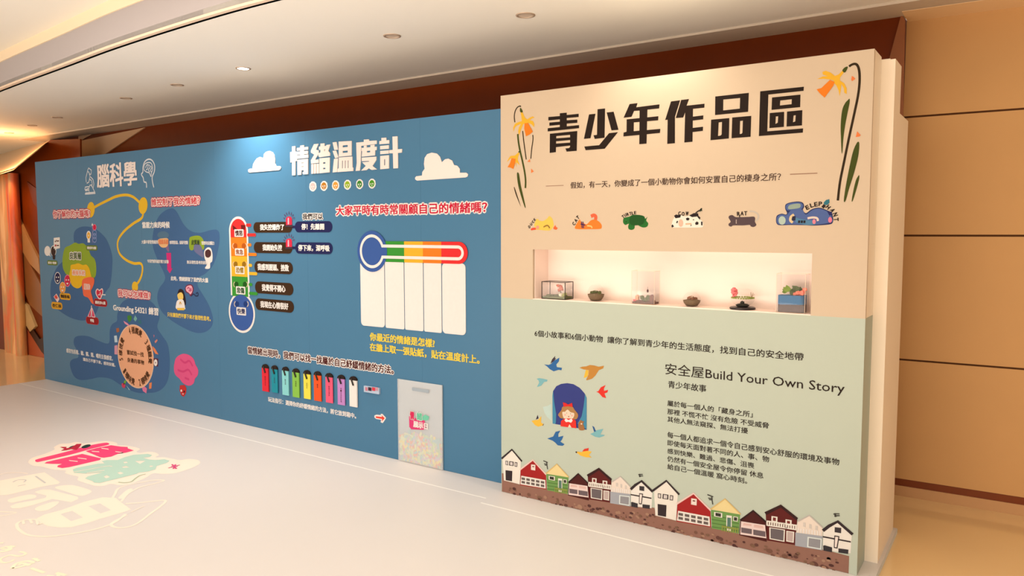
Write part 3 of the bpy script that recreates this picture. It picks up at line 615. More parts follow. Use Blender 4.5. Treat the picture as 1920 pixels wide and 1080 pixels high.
for (x0, y0, x1, y1, s_, c, eye, ey) in ((90,135,168,198,'憤怒',(70,20,20),(110,20,20),120),(95,295,172,355,'焦急',(150,70,20),(180,84,20),275),(96,445,175,510,'恐懼',(160,120,20),(150,104,20),430),(103,615,182,680,'悲傷',(20,70,20),(30,84,24),600),(108,790,188,855,'快樂',(20,30,80),(30,56,110),765)):
    for ex in (-26, 44): 
        cx = (x0+x1)/2+ex-9
        if s_ == '憤怒': a.poly([(cx-20,ey-22),(cx+20,ey+(12 if ex < 0 else -22)),(cx+14,ey+18),(cx-16,ey+18)], eye, 5)
        else: a.ell(cx, ey, 17, 24, eye, 5); a.stroke([(cx+(24 if ex > 0 else -24)*cos(t), ey+28*sin(t)) for t in (-.9,-.4,0,.4,.9)], .008, (220,190,150), 5)
    a.rect(x0, y0, x1, y1, PW, 6, .006)
    text(PB, s_, 420+(x0+7)/4.5, 400+(y0+8)/4.5, 400+(y1-8)/4.5, 420+(x1-7)/4.5, c, th, bold=.03, layer=8)
a.done('mood_card', th, label='white word cards with eyes')
BRN, NAV = (60, 36, 18), (30, 32, 74)
for (xl, yt, xr, yb, s_, tx0, tx1) in ((249,75,576,163,'我失控爆炸了',.18,.80),(252,242,578,333,'我開始失控',.24,.74),(257,402,582,500,'我感到壓頭、挫敗',.09,.90),(262,572,586,672,'我覺得不開心',.19,.80),(265,715,591,812,'我現在心情很好',.14,.86)):
    b_ = a.rect(xl, yt, xr, yb, BRN, 4, .1); o = a.done('caption_label', bw, label='brown rounded label reading '+s_)
    mbx = MB(); ms = []; w_, h_ = b_[2]-b_[0], b_[3]-b_[1]; text_uv(mbx, ms, PB, s_, (b_[0]+w_*tx0, b_[1]+h_*.24, b_[0]+w_*tx1, b_[3]-h_*.22), PW, .0022, 6); mk('caption_text', mbx.v, mbx.f, ms, o, fm=mbx.m)
a = Art(PB, 420, 380, 4.154)
for (xl, yt, xr, yb, s_, tx0, tx1) in ((552,147,845,231,'停！先離開',.19,.79),(555,308,848,396,'停下來，深呼吸',.09,.92)):
    b_ = a.rect(xl, yt, xr, yb, NAV, 4, .1); a.stroke([(520,(yt+yb)/2),(570,(yt+yb)/2)], .02, NAV, 3, smooth=False); o = a.done('caption_label', bw, label='navy rounded label reading '+s_)
    mbx = MB(); ms = []; w_, h_ = b_[2]-b_[0], b_[3]-b_[1]; text_uv(mbx, ms, PB, s_, (b_[0]+w_*tx0, b_[1]+h_*.24, b_[0]+w_*tx1, b_[3]-h_*.22), PW, .0022, 6); mk('caption_text', mbx.v, mbx.f, ms, o, fm=mbx.m)
for dy in (0, 172):
    a.poly([(485,180+dy),(484,125+dy),(492,112+dy),(508,107+dy),(524,110+dy),(531,124+dy),(532,178+dy)], (226, 40, 66), 6); a.poly([(499,170+dy),(499,120+dy),(508,117+dy),(510,168+dy)], (250,170,180), 7)
    a.poly([(478,190+dy),(484,174+dy),(533,172+dy),(542,190+dy)], (64, 48, 56), 7)
    for x0, y0, x1, y1 in ((465,118,478,124),(470,92,484,108),(486,78,494,98),(507,68,508,92),(528,76,522,98),(543,92,532,106),(552,116,538,122)): a.stroke([(x0,y0+dy),(x1,y1+dy)], .006, (96, 50, 90), 6, smooth=False)
    a.done('beacon_picture', bw, label='red warning beacon with rays')

# lying thermometer with white strips
a = Art(PB, 620, 360, 3.175)
u0, v1 = a.uv(178, 408); _, v0 = a.uv(181, 793); u1, _ = a.uv(808, 600); xs = [a.uv(x, 600)[0] for x in (325, 441, 555, 664)]
ed = [u0]+xs+[u1]
chart = thing('mood_chart', (0, 0, 0), None, None); chart.parent = bw; chart.location = (0, 0, 0)
for i in range(5):
    A2 = Art(PB); A2.rectuv(ed[i]+(.004 if i else 0), v0, ed[i+1]-.004, v1, (252, 232, 216), 1, .03 if i in (0, 4) else .012, thick=.004); A2.done('white_strip', chart)
vt, vb = a.uv(340, 293)[1], a.uv(340, 416)[1]; vm = (vt+vb)/2; hb = (vt-vb)/2
ends = [a.uv(330, 350)[0], a.uv(441, 350)[0], a.uv(552, 350)[0], a.uv(662, 350)[0]]; ue = a.uv(819, 350)[0]
for i, c in enumerate((TG, TY, TO)): a.rectuv(ends[i], vb, ends[i+1], vt, c, 12)
a.polyuv([(ends[3], vb)]+[(ue-hb+hb*cos(t), vm+hb*sin(t)) for t in [(-90+12*k)*pi/180 for k in range(16)]]+[(ends[3], vt)], TR, 12)
bc = a.uv(250, 353); rbu = a.uv(341, 353)[0]-bc[0]; rbv = a.uv(250, 232)[1]-bc[1]; r_ = (rbu+rbv)/2
crc = lambda r, c=bc, n=40: [(c[0]+r*cos(2*pi*k/n), c[1]+r*sin(2*pi*k/n)) for k in range(n)]
a.polyuv(crc(r_), TB, 14)
# white line: capsule joined to ring
hw = a.uv(400, 320)[1]-a.uv(400, 404)[1]; hw /= 2; tl = .021; ul = a.uv(797, 353)[0]; rr = r_*.82
def keyhole(hw, ul, rr):
    ph = math.asin(min(.99, hw/rr)); L = [(bc[0]+rr*cos(t), bc[1]+rr*sin(t)) for t in [ph+(2*pi-2*ph)*k/36 for k in range(37)]]
    L += [(ul-hw+hw*cos(t), bc[1]+hw*sin(t)) for t in [(-90+15*k)*pi/180 for k in range(13)]]
    return L
def shift(L, dv): return L
outer = keyhole(hw, ul, rr); inner = keyhole(hw-tl, ul-tl, rr-tl)
a.polyuv(outer, (250, 232, 216), 16, holes=[inner[::-1]])
a.done('lying_thermometer', chart, label='lying thermometer in green, yellow, orange and red with a blue bulb')

# arrow
a = Art(PB, 440, 640, 4.5)
a.poly([(1180,625),(1198,618),(1235,622),(1232,612),(1248,612),(1278,645),(1270,662),(1250,690),(1232,682),(1236,662),(1195,655),(1180,642)], PW, 2); a.poly([(1192,632),(1245,638),(1240,622),(1268,648),(1242,676),(1246,655),(1192,645)], (232, 62, 44), 4); a.done('arrow_picture', bw, label='red arrow with pale outline pointing at the box')

# ------------------------------------------------------------------ hanging tags, sticker, acrylic box
tags = [(265,190,420,52,(226,44,56),'red'),(343,200,430,50,(34,140,152),'teal'),(435,212,450,52,(140,206,200),'pale turquoise'),(523,226,468,55,(140,188,74),'green'),(617,240,484,57,(244,218,76),'yellow'),(706,250,500,58,(240,86,36),'orange'),(804,265,515,60,(236,90,116),'pink'),(905,280,532,60,(196,132,186),'mauve'),(1008,292,550,62,(252,232,214),'cream')]
words = ['跟自己對話', '深呼吸', '聽音樂', '做運動', '寫日記', '畫畫', '與朋友傾訴', '看一本喜歡的書', '']
for i, (cx, yt, yb, w, c, nm) in enumerate(tags):
    A2 = Art(PB, 440, 640, 4.5)
    u0, v1 = A2.uv(cx-w/2, yt+28); u1, _ = A2.uv(cx+w/2, yt+28); _, v0 = A2.uv(cx, yb); _, vt = A2.uv(cx, yt)
    t = thing('paper_tag', ((u0+u1)/2, YB, v0), '%s paper tag hanging on a black hook in the row of nine' % nm, 'paper tag', 'coloured paper tags hung on the blue wall')
    mbx = MB()
    for k in range(3): mbx.box((u0+random.uniform(-.002, .002), YB-.004-.003*k-.0015, v0+random.uniform(-.002, .003)), (u1+random.uniform(-.002, .002), YB-.004-.003*k, v1))
    mbx.make('paper_stack', ink(c), t)
    uc = (u0+u1)/2; r = (u1-u0)/2; A2 = Art(PB)
    A2.polyuv([(uc+r*1.02*cos(k*pi/16), v1-.002+(vt-v1)*sin(k*pi/16)) for k in range(17)], (44, 30, 24), 1, thick=.012); A2.done('hook_plate', t, label='black half round plate')
    mbx = MB(); mbx.tube([(uc-.018, YB-.012, v1+.012), (uc-.010, YB-.017, v1-.004), (uc+.002, YB-.019, v1-.024), (uc+.008, YB-.018, v1-.040)], .006); mbx.make('hook', M_black, t, smooth=True)
    if words[i]:
        mbx = MB(); ms = []
        for j, ch in enumerate(words[i]): text_uv(mbx, ms, Plane('y', YB-.0116), ch, (uc-.007, v1-.085-.0165*j, uc+.007, v1-.071-.0165*j), (70, 30, 30), 0, 1)
        mk('tag_text', mbx.v, mbx.f, ms, t, fm=mbx.m)
A2 = Art(PB, 440, 640, 4.5)
ct = thing('sticker_holder', (A2.uv(1165, 400)[0], YB, A2.uv(1165, 430)[1]), 'small grey holder of red printed stickers right of the hanging tags', 'sticker holder')
A2.rect(1102, 372, 1230, 423, (186, 192, 204), 1, thick=.015); A2.done('tray', ct)
for x0, x1, c in ((1115,1135,(206,120,130)),(1140,1168,(60,40,50)),(1172,1200,(214,60,70)),(1204,1222,(206,140,150))): A2.rect(x0, 383, x1, 412, c, 34)
A2.done('sticker_print', ct)

bx0 = on_y(747.6, 711, YB).x; bx1 = on_y(828.3, 722, YB-.015).x; bzt = on_y(747.6, 711.2, YB-.02).z; bzb = 0.003
t = thing('acrylic_box', ((bx0+bx1)/2, YB-.02, bzb), 'frosted acrylic box of pastel paper strips standing against the blue wall', 'collection box')
yf = YB-.015
mb = MB(); mb.box((bx0, YB-.004, bzb), (bx1, YB-.0025, bzt)); mb.make('back_panel', mat('frosted grey panel', (150, 160, 164), .5), t)
fro = glassmat('frosted acrylic', (1, 1, 1), .22)
for nm, p_, q_ in (('front_pane', (bx0, yf, bzb), (bx1, yf+.003, bzt)), ('side_pane', (bx0, yf+.003, bzb), (bx0+.003, YB-.004, bzt)), ('side_pane', (bx1-.003, yf+.003, bzb), (bx1, YB-.004, bzt))):
    mb = MB(); mb.box(p_, q_); mb.make(nm, fro, t)
mb = MB(); w_ = bx1-bx0; mb.box((bx0+w_*.34, yf-.0006, bzt-.068), (bx0+w_*.72, yf-.0002, bzt-.045)); mb.make('slot', mat('slot grey', (140, 144, 146), .5), t, label='darker slot near the top')
mats_ = [ink(c) for c in ((232, 160, 140), (186, 206, 164), (236, 214, 140), (160, 198, 198), (206, 184, 198), (216, 220, 176))]
mb = MB(); hh = (bzt-bzb)*.33
for k in range(520):
    x = random.uniform(bx0+.03, bx1-.03); xx = (x-bx0)/w_; top = hh*(.92+.16*sin(xx*pi))
    z = random.uniform(bzb+.02, bzb+top); y = random.uniform(yf+.004, YB-.009); an = random.uniform(0, pi); l = random.uniform(.02, .045); wd = .009
    d = Vector((cos(an)*l, 0, sin(an)*l)); pn = Vector((-sin(an)*wd, 0, cos(an)*wd)); c = Vector((x, y, z))
    q = [c-d-pn, c+d-pn, c+d+pn, c-d+pn]
    for v in q: v.x = min(max(v.x, bx0+.006), bx1-.006); v.z = max(v.z, bzb+.004)
    q[1].y += .002; q[2].y += .002; [setattr(v, 'y', min(v.y, YB-.006)) for v in q]
    mb.add(q, [(0, 1, 2, 3)], k % 6)
mb.make('paper_strips', mats_, t, kind='stuff', label='heap of pastel paper strips')
# emblem on the box
PX = Plane('y', yf); a = Art(PX, 730, 700, 5.68)
a.poly([(210,455),(250,470),(375,500),(390,590),(360,602),(235,596),(213,570)], (222, 62, 112), 1); a.poly([(330,480),(380,440),(425,460),(415,500),(340,500)], (120, 196, 160), 1)
lg = a.done('emblem', t, label='pink and green emblem')
text(PX, '情', 730+212/5.68, 700+392/5.68, 700+490/5.68, 730+275/5.68, (214, 40, 84), lg, bold=.05, halos=((.1, PW),), layer=3)
text(PX, '緒', 730+285/5.68, 700+405/5.68, 700+500/5.68, 730+358/5.68, (110, 190, 150), lg, bold=.05, halos=((.1, PW),), layer=3)
text(PX, '展示日', 730+255/5.68, 700+505/5.68, 700+572/5.68, 730+412/5.68, PW, lg, bold=.06, layer=3)

# ------------------------------------------------------------------ white display wall with niche
UL, UR, HR, TH = -2.7093, -0.6115, 2.4927, 0.2026
NU0, NU1, NZ0, NZ1, NB = -2.4725, -0.858, 1.251, 1.551, 0.172
ww = thing('white_display_wall', ((UL+UR)/2, YR+TH/2, 0), 'white and pale green display wall with a lit niche of glass terrariums', 'display wall')
mb = MB(); mb.box((UL, YR, 0.001), (UR, YR+TH, NZ0-.004)); mb.make('lower_panel', M_green, ww, label='pale green lower panel')
def ring(u0, v0, u1, v1, hu0, hv0, hu1, hv1, y0, y1, m):
    o = [(u0, v0), (u1, v0), (u1, v1), (u0, v1)]; h = [(hu0, hv0), (hu1, hv0), (hu1, hv1), (hu0, hv1)]
    vs = [(x, y0, z) for x, z in o+h]+[(x, y1, z) for x, z in o+h]; fs = []
    for i in range(4):
        j = (i+1) % 4; fs += [(i, j, 4+j, 4+i), (8+i, 12+i, 12+j, 8+j), (i, 8+i, 8+j, j), (4+i, 4+j, 12+j, 12+i)]
    m.add(vs, fs)
mb = MB(); ring(UL, NZ0-.004, UR, HR, NU0, NZ0-.0035, NU1, NZ1, YR, YR+.02, mb); mb.make('upper_panel', M_white, ww, label='white upper panel with a long opening')
mb = MB(); mb.box((UL, YR+.0205, NZ1+.045), (UR, YR+TH, HR-.0005)); mb.box((UL, YR+.0205, NZ0-.003), (NU0-.0005, YR+TH, NZ1+.0445)); mb.box((NU1+.0005, YR+.0205, NZ0-.003), (UR, YR+TH, NZ1+.0445)); mb.make('side_frame', M_side, ww)
M_niche = mat('niche lining', (238, 208, 188), .6)
mb = MB(); mb.box((NU0-.0002, YR+.001, NZ0-.0036), (NU1, YR+NB+.02, NZ0)); mb.make('niche_shelf', M_niche, ww)
mb = MB(); mb.box((NU0, YR+NB, NZ0+.0002), (NU1, YR+NB+.01, NZ1+.044)); mb.make('niche_back', M_niche, ww)
mb = MB(); mb.box((NU0, YR+.0205, NZ0+.0002), (NU0+.003, YR+NB-.0002, NZ1+.044)); mb.make('niche_side', M_niche, ww)
mb = MB(); mb.box((NU1-.003, YR+.0205, NZ0+.0002), (NU1, YR+NB-.0002, NZ1+.044)); mb.make('niche_side', M_niche, ww)
for c_ in (-2.08, -1.24):
    mb = MB(); mb.box((c_-.34, YR+.06, NZ1+.036), (c_+.34, YR+.075, NZ1+.0445)); mb.make('light_strip', mat('lit strip', (255, 240, 220), emit=(1, .66, .46), estr=3.4), ww)
for (u1, y0, y1, z1, lab) in ((-0.5505, YR+TH+.001, 4.245, 2.477, 'tall cream support wall directly behind the white display wall'), (-0.5510, 4.247, 4.57, 2.247, 'lower cream support wall at the very back of the display')):
    mb = MB(); mb.box((-2.6, y0, 0.0), (u1, y1, z1)); o = mb.make('support_wall', M_side, label=lab, cat='partition')
mb = MB(); mb.box((-0.72, YR+TH+.03, 2.4772), (-0.578, YR+TH+.06, 2.487)); mb.make('cover_strip', M_side, label='short cream strip lying on top of the support wall', cat='strip')

INK = (34, 20, 12)
# big title
a = Art(PR, 1010, 180, 6.857)
def TT(polys, lab):
    for p in polys:
        if isinstance(p, tuple): a.poly(p[0], INK, 1, holes=p[1])
        else: a.poly(p, INK, 1)
    a.done('title_character', ww, label=lab)
TT([[(272,222),(362,214),(362,410),(272,420)], [(125,270),(300,256),(300,298),(125,315)], [(340,246),(515,229),(515,270),(340,285)], [(138,342),(300,328),(300,368),(138,383)], [(340,314),(498,303),(498,345),(340,357)], [(117,415),(520,374),(520,414),(117,456)],
    [(145,485),(228,478),(222,722),(143,732)], [(405,459),(497,450),(490,705),(360,715),(345,674),(390,670),(404,655)], [(200,480),(420,457),(420,498),(200,518)], [(200,546),(420,530),(420,565),(200,585)], [(200,614),(420,598),(420,636),(200,660)]], 'black character 青')
TT([[(648,237),(732,228),(668,543),(582,552)], [(757,170),(855,160),(848,537),(722,552),(705,505),(750,500)], [(875,212),(965,202),(1027,435),(937,442)], [(587,650),(778,632),(905,478),(1020,465),(850,678),(605,697)]], 'black character 少')
TT([[(1170,103),(1272,92),(1255,145),(1555,107),(1550,160),(1400,175),(1300,188),(1228,192),(1195,268),(1092,280)], [(1298,150),(1400,140),(1388,612),(1294,620)], [(1132,300),(1540,260),(1537,312),(1132,348)], [(1132,302),(1226,292),(1222,470),(1130,478)], [(1092,470),(1130,460),(1565,423),(1560,475),(1090,520)]], 'black character 年')
a = Art(PR, 1180, 100, 5.4)
TT([[(422,487),(515,475),(463,640),(462,910),(384,917),(388,672),(363,675)], [(525,472),(605,463),(580,530),(762,510),(760,550),(645,562),(640,895),(557,903),(565,600),(545,650),(470,655)], [(635,642),(750,628),(748,668),(635,682)], [(633,756),(747,743),(745,785),(633,798)]], 'black character 作')
TT([([(870,437),(1210,400),(1203,592),(868,625)], [[(952,468),(950,578),(1118,560),(1122,452)]]), ([(828,672),(1013,655),(1008,862),(822,880)], [[(905,700),(898,837),(925,832),(935,820),(938,695)]]), ([(1042,650),(1235,633),(1228,845),(1035,860)], [[(1122,685),(1118,817),(1135,815),(1145,805),(1150,682)]])], 'black character 品')
TT([[(1325,385),(1768,338),(1765,380),(1408,418),(1397,790),(1760,760),(1757,803),(1312,838)], ([(1445,447),(1733,418),(1730,545),(1440,573)], [[(1528,478),(1525,528),(1643,515),(1645,465)]]), ([(1422,605),(1568,592),(1565,745),(1418,757)], [[(1483,640),(1480,715),(1503,702),(1507,637)]]), ([(1597,590),(1752,575),(1748,730),(1592,742)], [[(1663,630),(1657,698),(1680,690),(1685,627)]])], 'black character 區')

TX = (72, 46, 36)
text(PR, '假如，有一天，你變成了一個小動物你會如何安置自己的棲身之所？', 1070, 341.5, 354, 1464, TX, ww, bold=.012)
a = Art(PR, 920, 80, 2.4615); a.rect(255, 661, 337, 663.5, (150, 104, 80), 2); a.rect(1382, 606, 1508, 609.5, (150, 104, 80), 2); a.done('thin_rule', ww, label='two thin brown lines')
text(PR, '6個小故事和6個小動物  讓你了解到青少年的生活態度，找到自己的安全地帶', 1002.5, 618.5, 631, 1508, (44, 30, 22), ww, bold=.012)
text(PR, '安全屋Build Your Own Story', 1247.5, 680.5, 705, 1585, (44, 30, 22), ww, bold=.003)
text(PR, '青少年故事', 1253, 713.5, 727, 1324.5, (44, 30, 22), ww, bold=.012)
for s_, y0, y1, x1 in (('屬於每一個人的「藏身之所」',375,420,797),('那裡 不慌不忙 沒有危險 不受威脅',440,484,924),('其他人無法窺探、無法打擾',500,543,760),('每一個人都追求一個令自己感到安心舒服的環境及事物',620,667,1477),('即使每天面對著不同的人、事、物',683,727,927),('感到快樂、難過、悲傷、沮喪',748,790,810),('仍然有一個安全屋令你停留 休息',808,852,882),('給自己一個溫暖 窩心時刻。',868,912,755)):
    text(PR, s_, 1220+131/4.155, 660+y0/4.155, 660+y1/4.155, 1220+x1/4.155, (44, 30, 22), ww, bold=.012)

# daffodils
YF, OR_, GR, DG = (236, 172, 44), (236, 122, 28), (66, 72, 20), (50, 34, 14)
a = Art(PR, 940, 180, 4.911)
a.stroke([(125,243),(120,190),(128,140),(148,105),(172,93),(180,100)], 0.0072, DG, 1); a.poly([(178,108),(198,140),(192,152),(176,148),(172,128)], GR, 3, smooth=True)
a.poly([(178,150),(196,150),(218,200),(240,215),(262,200),(290,188),(307,200),(285,205),(262,222),(292,232),(305,258),(302,288),(280,262),(250,248),(222,252),(200,262),(182,310),(165,365),(155,330),(162,290),(180,258),(150,268),(125,290),(112,332),(110,290),(128,255),(165,238),(190,232),(185,190)], YF, 2)
a.poly([(215,252),(248,248),(292,328),(262,355),(228,372),(212,300)], OR_, 4)
a.stroke([(152,350),(158,420),(172,500),(195,600),(215,700),(224,780),(222,848)], 0.0120, GR, 1); a.stroke([(197,322),(205,400),(218,500),(230,585)], 0.0072, DG, 1); a.stroke([(290,358),(292,400),(280,490),(272,578)], 0.0066, DG, 1)
a.stroke([(172,505),(160,520)], 0.0084, GR, 2, smooth=False)
a.poly([(160,518),(168,530),(155,560),(152,590),(172,640),(150,620),(140,610),(138,655),(130,610),(128,575),(95,570),(50,608),(65,580),(80,560),(62,575),(85,552),(125,548)], YF, 2); a.poly([(95,572),(132,578),(128,620),(112,672),(85,660),(58,655),(80,620)], OR_, 4)
a.poly([(262,580),(268,608),(240,606)], (236,120,60), 2); a.poly([(275,668),(300,695),(275,710)], (236,120,60), 2)
a.poly([(145,712),(155,705),(165,725),(180,820),(200,910),(224,1020),(215,1020),(185,930),(160,840),(148,770)], GR, 2, smooth=True); a.stroke([(118,838),(140,910),(180,1018)], 0.0084, DG, 1, taper=True)
a.done('daffodil_picture', ww, label='yellow and orange daffodils at the left edge of the title')
a = Art(PR, 1520, 100, 3.725)
a.stroke([(268,92),(290,78),(315,75),(332,95),(341,140),(341,210),(330,300),(305,420),(270,580),(235,750),(205,900),(190,1028)], 0.0109, DG, 1)
a.poly([(222,118),(240,98),(260,95),(245,130),(230,132)], GR, 3, smooth=True)
a.poly([(222,120),(235,130),(205,170),(205,190),(235,210),(252,245),(252,285),(235,275),(232,245),(215,215),(210,262),(202,300),(196,262),(180,225),(165,210),(160,190),(132,182),(90,178),(45,180),(85,162),(120,160),(85,148),(82,130),(105,122),(140,135),(170,158),(195,148)], YF, 2)
a.poly([(135,186),(168,200),(160,225),(98,310),(75,290),(60,275),(42,252),(75,243)], OR_, 4)
a.poly([(288,158),(300,165),(313,178),(290,195),(283,185)], (236,120,60), 2); a.poly([(325,545),(350,572),(340,582),(315,585)], (236,120,60), 2)
a.poly([(262,325),(272,318),(272,345),(255,430),(240,510),(228,600),(222,690),(216,690),(212,600),(210,500),(220,400),(240,350)], GR, 2, smooth=True)
a.poly([(320,630),(335,618),(340,640),(332,720),(305,830),(270,940),(245,1028),(232,1028),(245,930),(270,800),(295,690)], GR, 2, smooth=True)
a.poly([(330,860),(339,852),(338,880),(320,950),(295,1028),(287,1028),(298,960),(315,890)], GR, 2, smooth=True)
a.done('daffodil_picture', ww, label='tall hanging daffodil at the right edge of the title')

# animals
a = Art(PR, 970, 360, 4.5)
def letters(A, word, pts, h, c=(44,30,24), parent=None):
    ms = []; m_ = MB(); hh = h
    for ch, (x, y, r) in zip(word, pts):
        u, v = A.uv(x, y); text_uv(m_, ms, A.p, ch, (u-hh*.36, v-hh/2, u+hh*.36, v+hh/2), c, .001, 4, rot=radians(r))
    mk('caption_text', m_.v, m_.f, ms, parent, fm=m_.m)
a.poly([(112,315),(150,300),(142,280),(160,232),(175,228),(185,240),(215,245),(250,225),(270,203),(295,225),(305,260),(305,290),(280,322),(240,325),(190,320)], (244, 190, 80), 1, smooth=True); a.poly([(305,300),(322,278),(325,292),(342,305),(328,320),(305,312)], (232, 100, 50), 2); a.poly([(112,312),(128,302),(155,300),(158,318),(118,324)], (226, 80, 50), 2); a.ell(172, 298, 14, 15, (246, 150, 120), 3); a.stroke([(222,295),(255,282),(275,305)], .008, (150, 110, 50), 3)
o = a.done('animal_picture', ww, label='yellow lying duck'); letters(a, 'DUCK', [(103,293,30),(118,272,40),(133,252,45),(148,232,40)], .016, parent=o)
a.poly([(485,305),(500,268),(518,240),(528,232),(540,255),(560,262),(585,272),(620,240),(655,232),(690,250),(710,275),(712,300),(695,312),(600,314),(520,314)], (240, 122, 40), 1, smooth=True); a.stroke([(660,235),(662,208),(645,196),(622,206)], .020, (232, 96, 60), 2)
for x in (548, 560): a.stroke([(x-6,250),(x,305)], .006, (60,40,80), 3, smooth=False)
a.stroke([(535,270),(575,280)], .006, (60,40,80), 3); a.stroke([(590,285),(625,290),(630,305)], .008, (250,190,110), 3)
o = a.done('animal_picture', ww, label='orange lying cat'); letters(a, 'CAT', [(478,268,50),(495,240,50),(512,215,40)], .020, parent=o)
a.poly([(892,240),(900,218),(925,212),(950,205),(975,194),(1030,194),(1070,205),(1080,225),(1098,210),(1088,240),(1105,265),(1095,292),(1065,300),(1035,290),(1010,275),(992,282),(988,308),(965,320),(940,312),(935,290),(940,268),(912,278),(895,262)], (38, 104, 40), 1, smooth=True); a.poly([(955,210),(1000,194),(1060,202),(1075,240),(1050,275),(970,280),(945,250)], (30, 80, 30), 2, smooth=True); a.ell(918, 252, 4, 5, (20,40,20), 3)
o = a.done('animal_picture', ww, label='dark green turtle'); letters(a, 'TURTLE', [(893,208,35),(912,195,25),(933,188,15),(955,182,10),(975,180,5),(995,175,0)], .016, parent=o)
a = Art(PR, 1260, 360, 4.5)
a.poly([(0,262),(12,230),(30,205),(65,195),(110,205),(150,200),(200,200),(235,230),(258,250),(262,290),(230,300),(60,300),(0,296)], (252, 224, 200), 1, smooth=True)
for pts in ([(18,200),(35,190),(75,198),(70,215),(30,222)],[(-5,285),(5,272),(18,292),(0,300)],[(145,198),(185,178),(220,180),(225,205),(170,212)],[(215,195),(240,215),(235,235),(215,210)],[(118,222),(135,215),(150,225),(140,240),(122,238)],[(195,262),(210,248),(225,258),(222,275),(200,278)],[(245,250),(258,250),(258,282),(246,280)],[(172,235),(185,228),(188,240)],[(155,290),(160,275),(168,280)]): a.poly(pts, (40,30,30), 2)
a.ell(75, 262, 20, 32, (236, 180, 150), 2); a.stroke([(115,270),(165,268)], .007, (220,170,130), 3); a.stroke([(200,178),(225,160),(250,150)], .007, (60,50,40), 3); a.stroke([(40,262),(48,245)], .007, (40,30,30), 3); a.stroke([(235,165),(252,140),(240,150),(255,158)], .006, (60,70,50), 3)
o = a.done('animal_picture', ww, label='white cow with black patches'); letters(a, 'COW', [(65,182,10),(95,185,0),(128,182,-5)], .020, parent=o)
a.poly([(478,218),(485,200),(510,195),(535,210),(575,212),(640,210),(690,208),(702,222),(700,250),(712,278),(690,295),(665,290),(655,278),(600,282),(520,282),(500,292),(480,285),(478,268),(495,250)], (86, 66, 66), 1, smooth=True); a.stroke([(655,163),(690,165),(722,185),(730,215),(708,245)], .008, (200,180,160), 2)
for y in (238,250,262): a.ell(543, y, 4, 4, (230,200,180), 3, n=8)
a.stroke([(568,195),(572,212)], .005, (40,30,30), 3, smooth=False)
o = a.done('animal_picture', ww, label='dark grey lying rat'); letters(a, 'RAT', [(562,184,5),(592,181,0),(622,180,0)], .020, parent=o)
NV = (44, 52, 92); BL = (82, 98, 144)
a.poly([(878,240),(885,200),(925,183),(960,190),(970,175),(955,140),(960,105),(1000,88),(1065,80),(1105,92),(1115,125),(1105,150),(1130,178),(1180,145),(1240,132),(1300,150),(1345,175),(1360,220),(1355,260),(1320,275),(1200,283),(1120,280),(1000,278),(910,280),(885,268)], NV, 1, smooth=True)
a.poly([(884,240),(892,206),(925,190),(965,196),(985,175),(1010,150),(1060,140),(1100,150),(1130,190),(1185,152),(1240,140),(1298,158),(1335,180),(1350,222),(1345,255),(1200,276),(1000,272),(912,274),(890,262)], BL, 2, smooth=True)
a.poly([(968,150),(962,118),(985,98),(1060,88),(1098,98),(1105,125),(1085,145),(1000,155)], BL, 3, smooth=True); a.poly([(985,145),(985,118),(1010,105),(1060,98),(1085,105),(1082,130),(1050,140)], (150,160,140), 4, smooth=True); a.ell(930, 240, 30, 36, (180,190,170), 4)
a.poly([(1040,215),(1080,225),(1130,235),(1190,242),(1215,255),(1205,275),(1130,278),(1060,262),(1040,245)], (84,124,150), 4, smooth=True)
for x in (1075,1098,1120): a.stroke([(x,240),(x-3,262)], .010, (40,36,40), 5, smooth=False)
a.stroke([(1030,190),(1005,210),(1000,240),(1020,258)], .012, (226,190,140), 5); a.stroke([(1030,205),(1028,240)], .016, (40,40,60), 5, smooth=False); a.ell(1200, 250, 14, 20, (240,130,140), 6); a.stroke([(1145,222),(1190,215),(1225,222),(1232,245)], .010, (236,200,180), 5); a.ell(1335, 235, 16, 24, (240,120,140), 6)
a.poly([(1280,90),(1300,68),(1328,60),(1330,90),(1310,110),(1285,108)], (50,110,120), 3); a.stroke([(1290,110),(1270,132)], .014, (40,30,30), 3, smooth=False); a.poly([(1310,165),(1345,165),(1355,190),(1330,200)], (40,40,90), 4)
o = a.done('animal_picture', ww, label='blue lying elephant'); letters(a, 'ELEPHANT', [(1142,130,25),(1180,112,18),(1215,104,8),(1252,100,0),(1318,128,-45),(1355,155,-60),(1378,190,-70),(1385,232,-85)], .020, parent=o)

# window with child and birds
a = Art(PR, 980, 660, 5.145)
a.poly([(290,690),(288,420),(295,375),(325,330),(370,308),(430,300),(490,310),(550,345),(595,395),(618,440),(618,750)], (56, 62, 122), 1)
a.poly([(290,690),(288,420),(295,372),(305,480),(325,600),(322,680),(315,694)], (72, 134, 160), 3); a.poly([(603,405),(618,440),(618,745),(530,690),(570,620),(590,520)], (72, 134, 160), 3)
a.poly([(195,530),(240,520),(275,500),(280,665),(235,625),(210,585)], (194, 206, 190), 1)
a.poly([(345,600),(375,560),(385,530),(430,515),(480,525),(505,560),(535,600),(530,635),(500,650),(380,640),(352,620)], (176, 124, 72), 4, smooth=True); a.poly([(385,580),(410,575),(435,555),(465,580),(498,590),(495,625),(470,650),(425,652),(395,630)], (250, 206, 176), 5, smooth=True)
a.poly([(390,485),(415,490),(440,505),(480,490),(485,530),(440,522),(398,528)], (220, 44, 40), 6); a.poly([(368,715),(372,665),(405,640),(480,640),(515,660),(520,735)], (226, 50, 40), 6); a.poly([(405,655),(420,640),(445,655),(475,640),(485,660),(470,682),(445,672),(420,676)], (250,232,216), 7); a.poly([(440,725),(455,695),(475,728)], (250,206,176), 8)
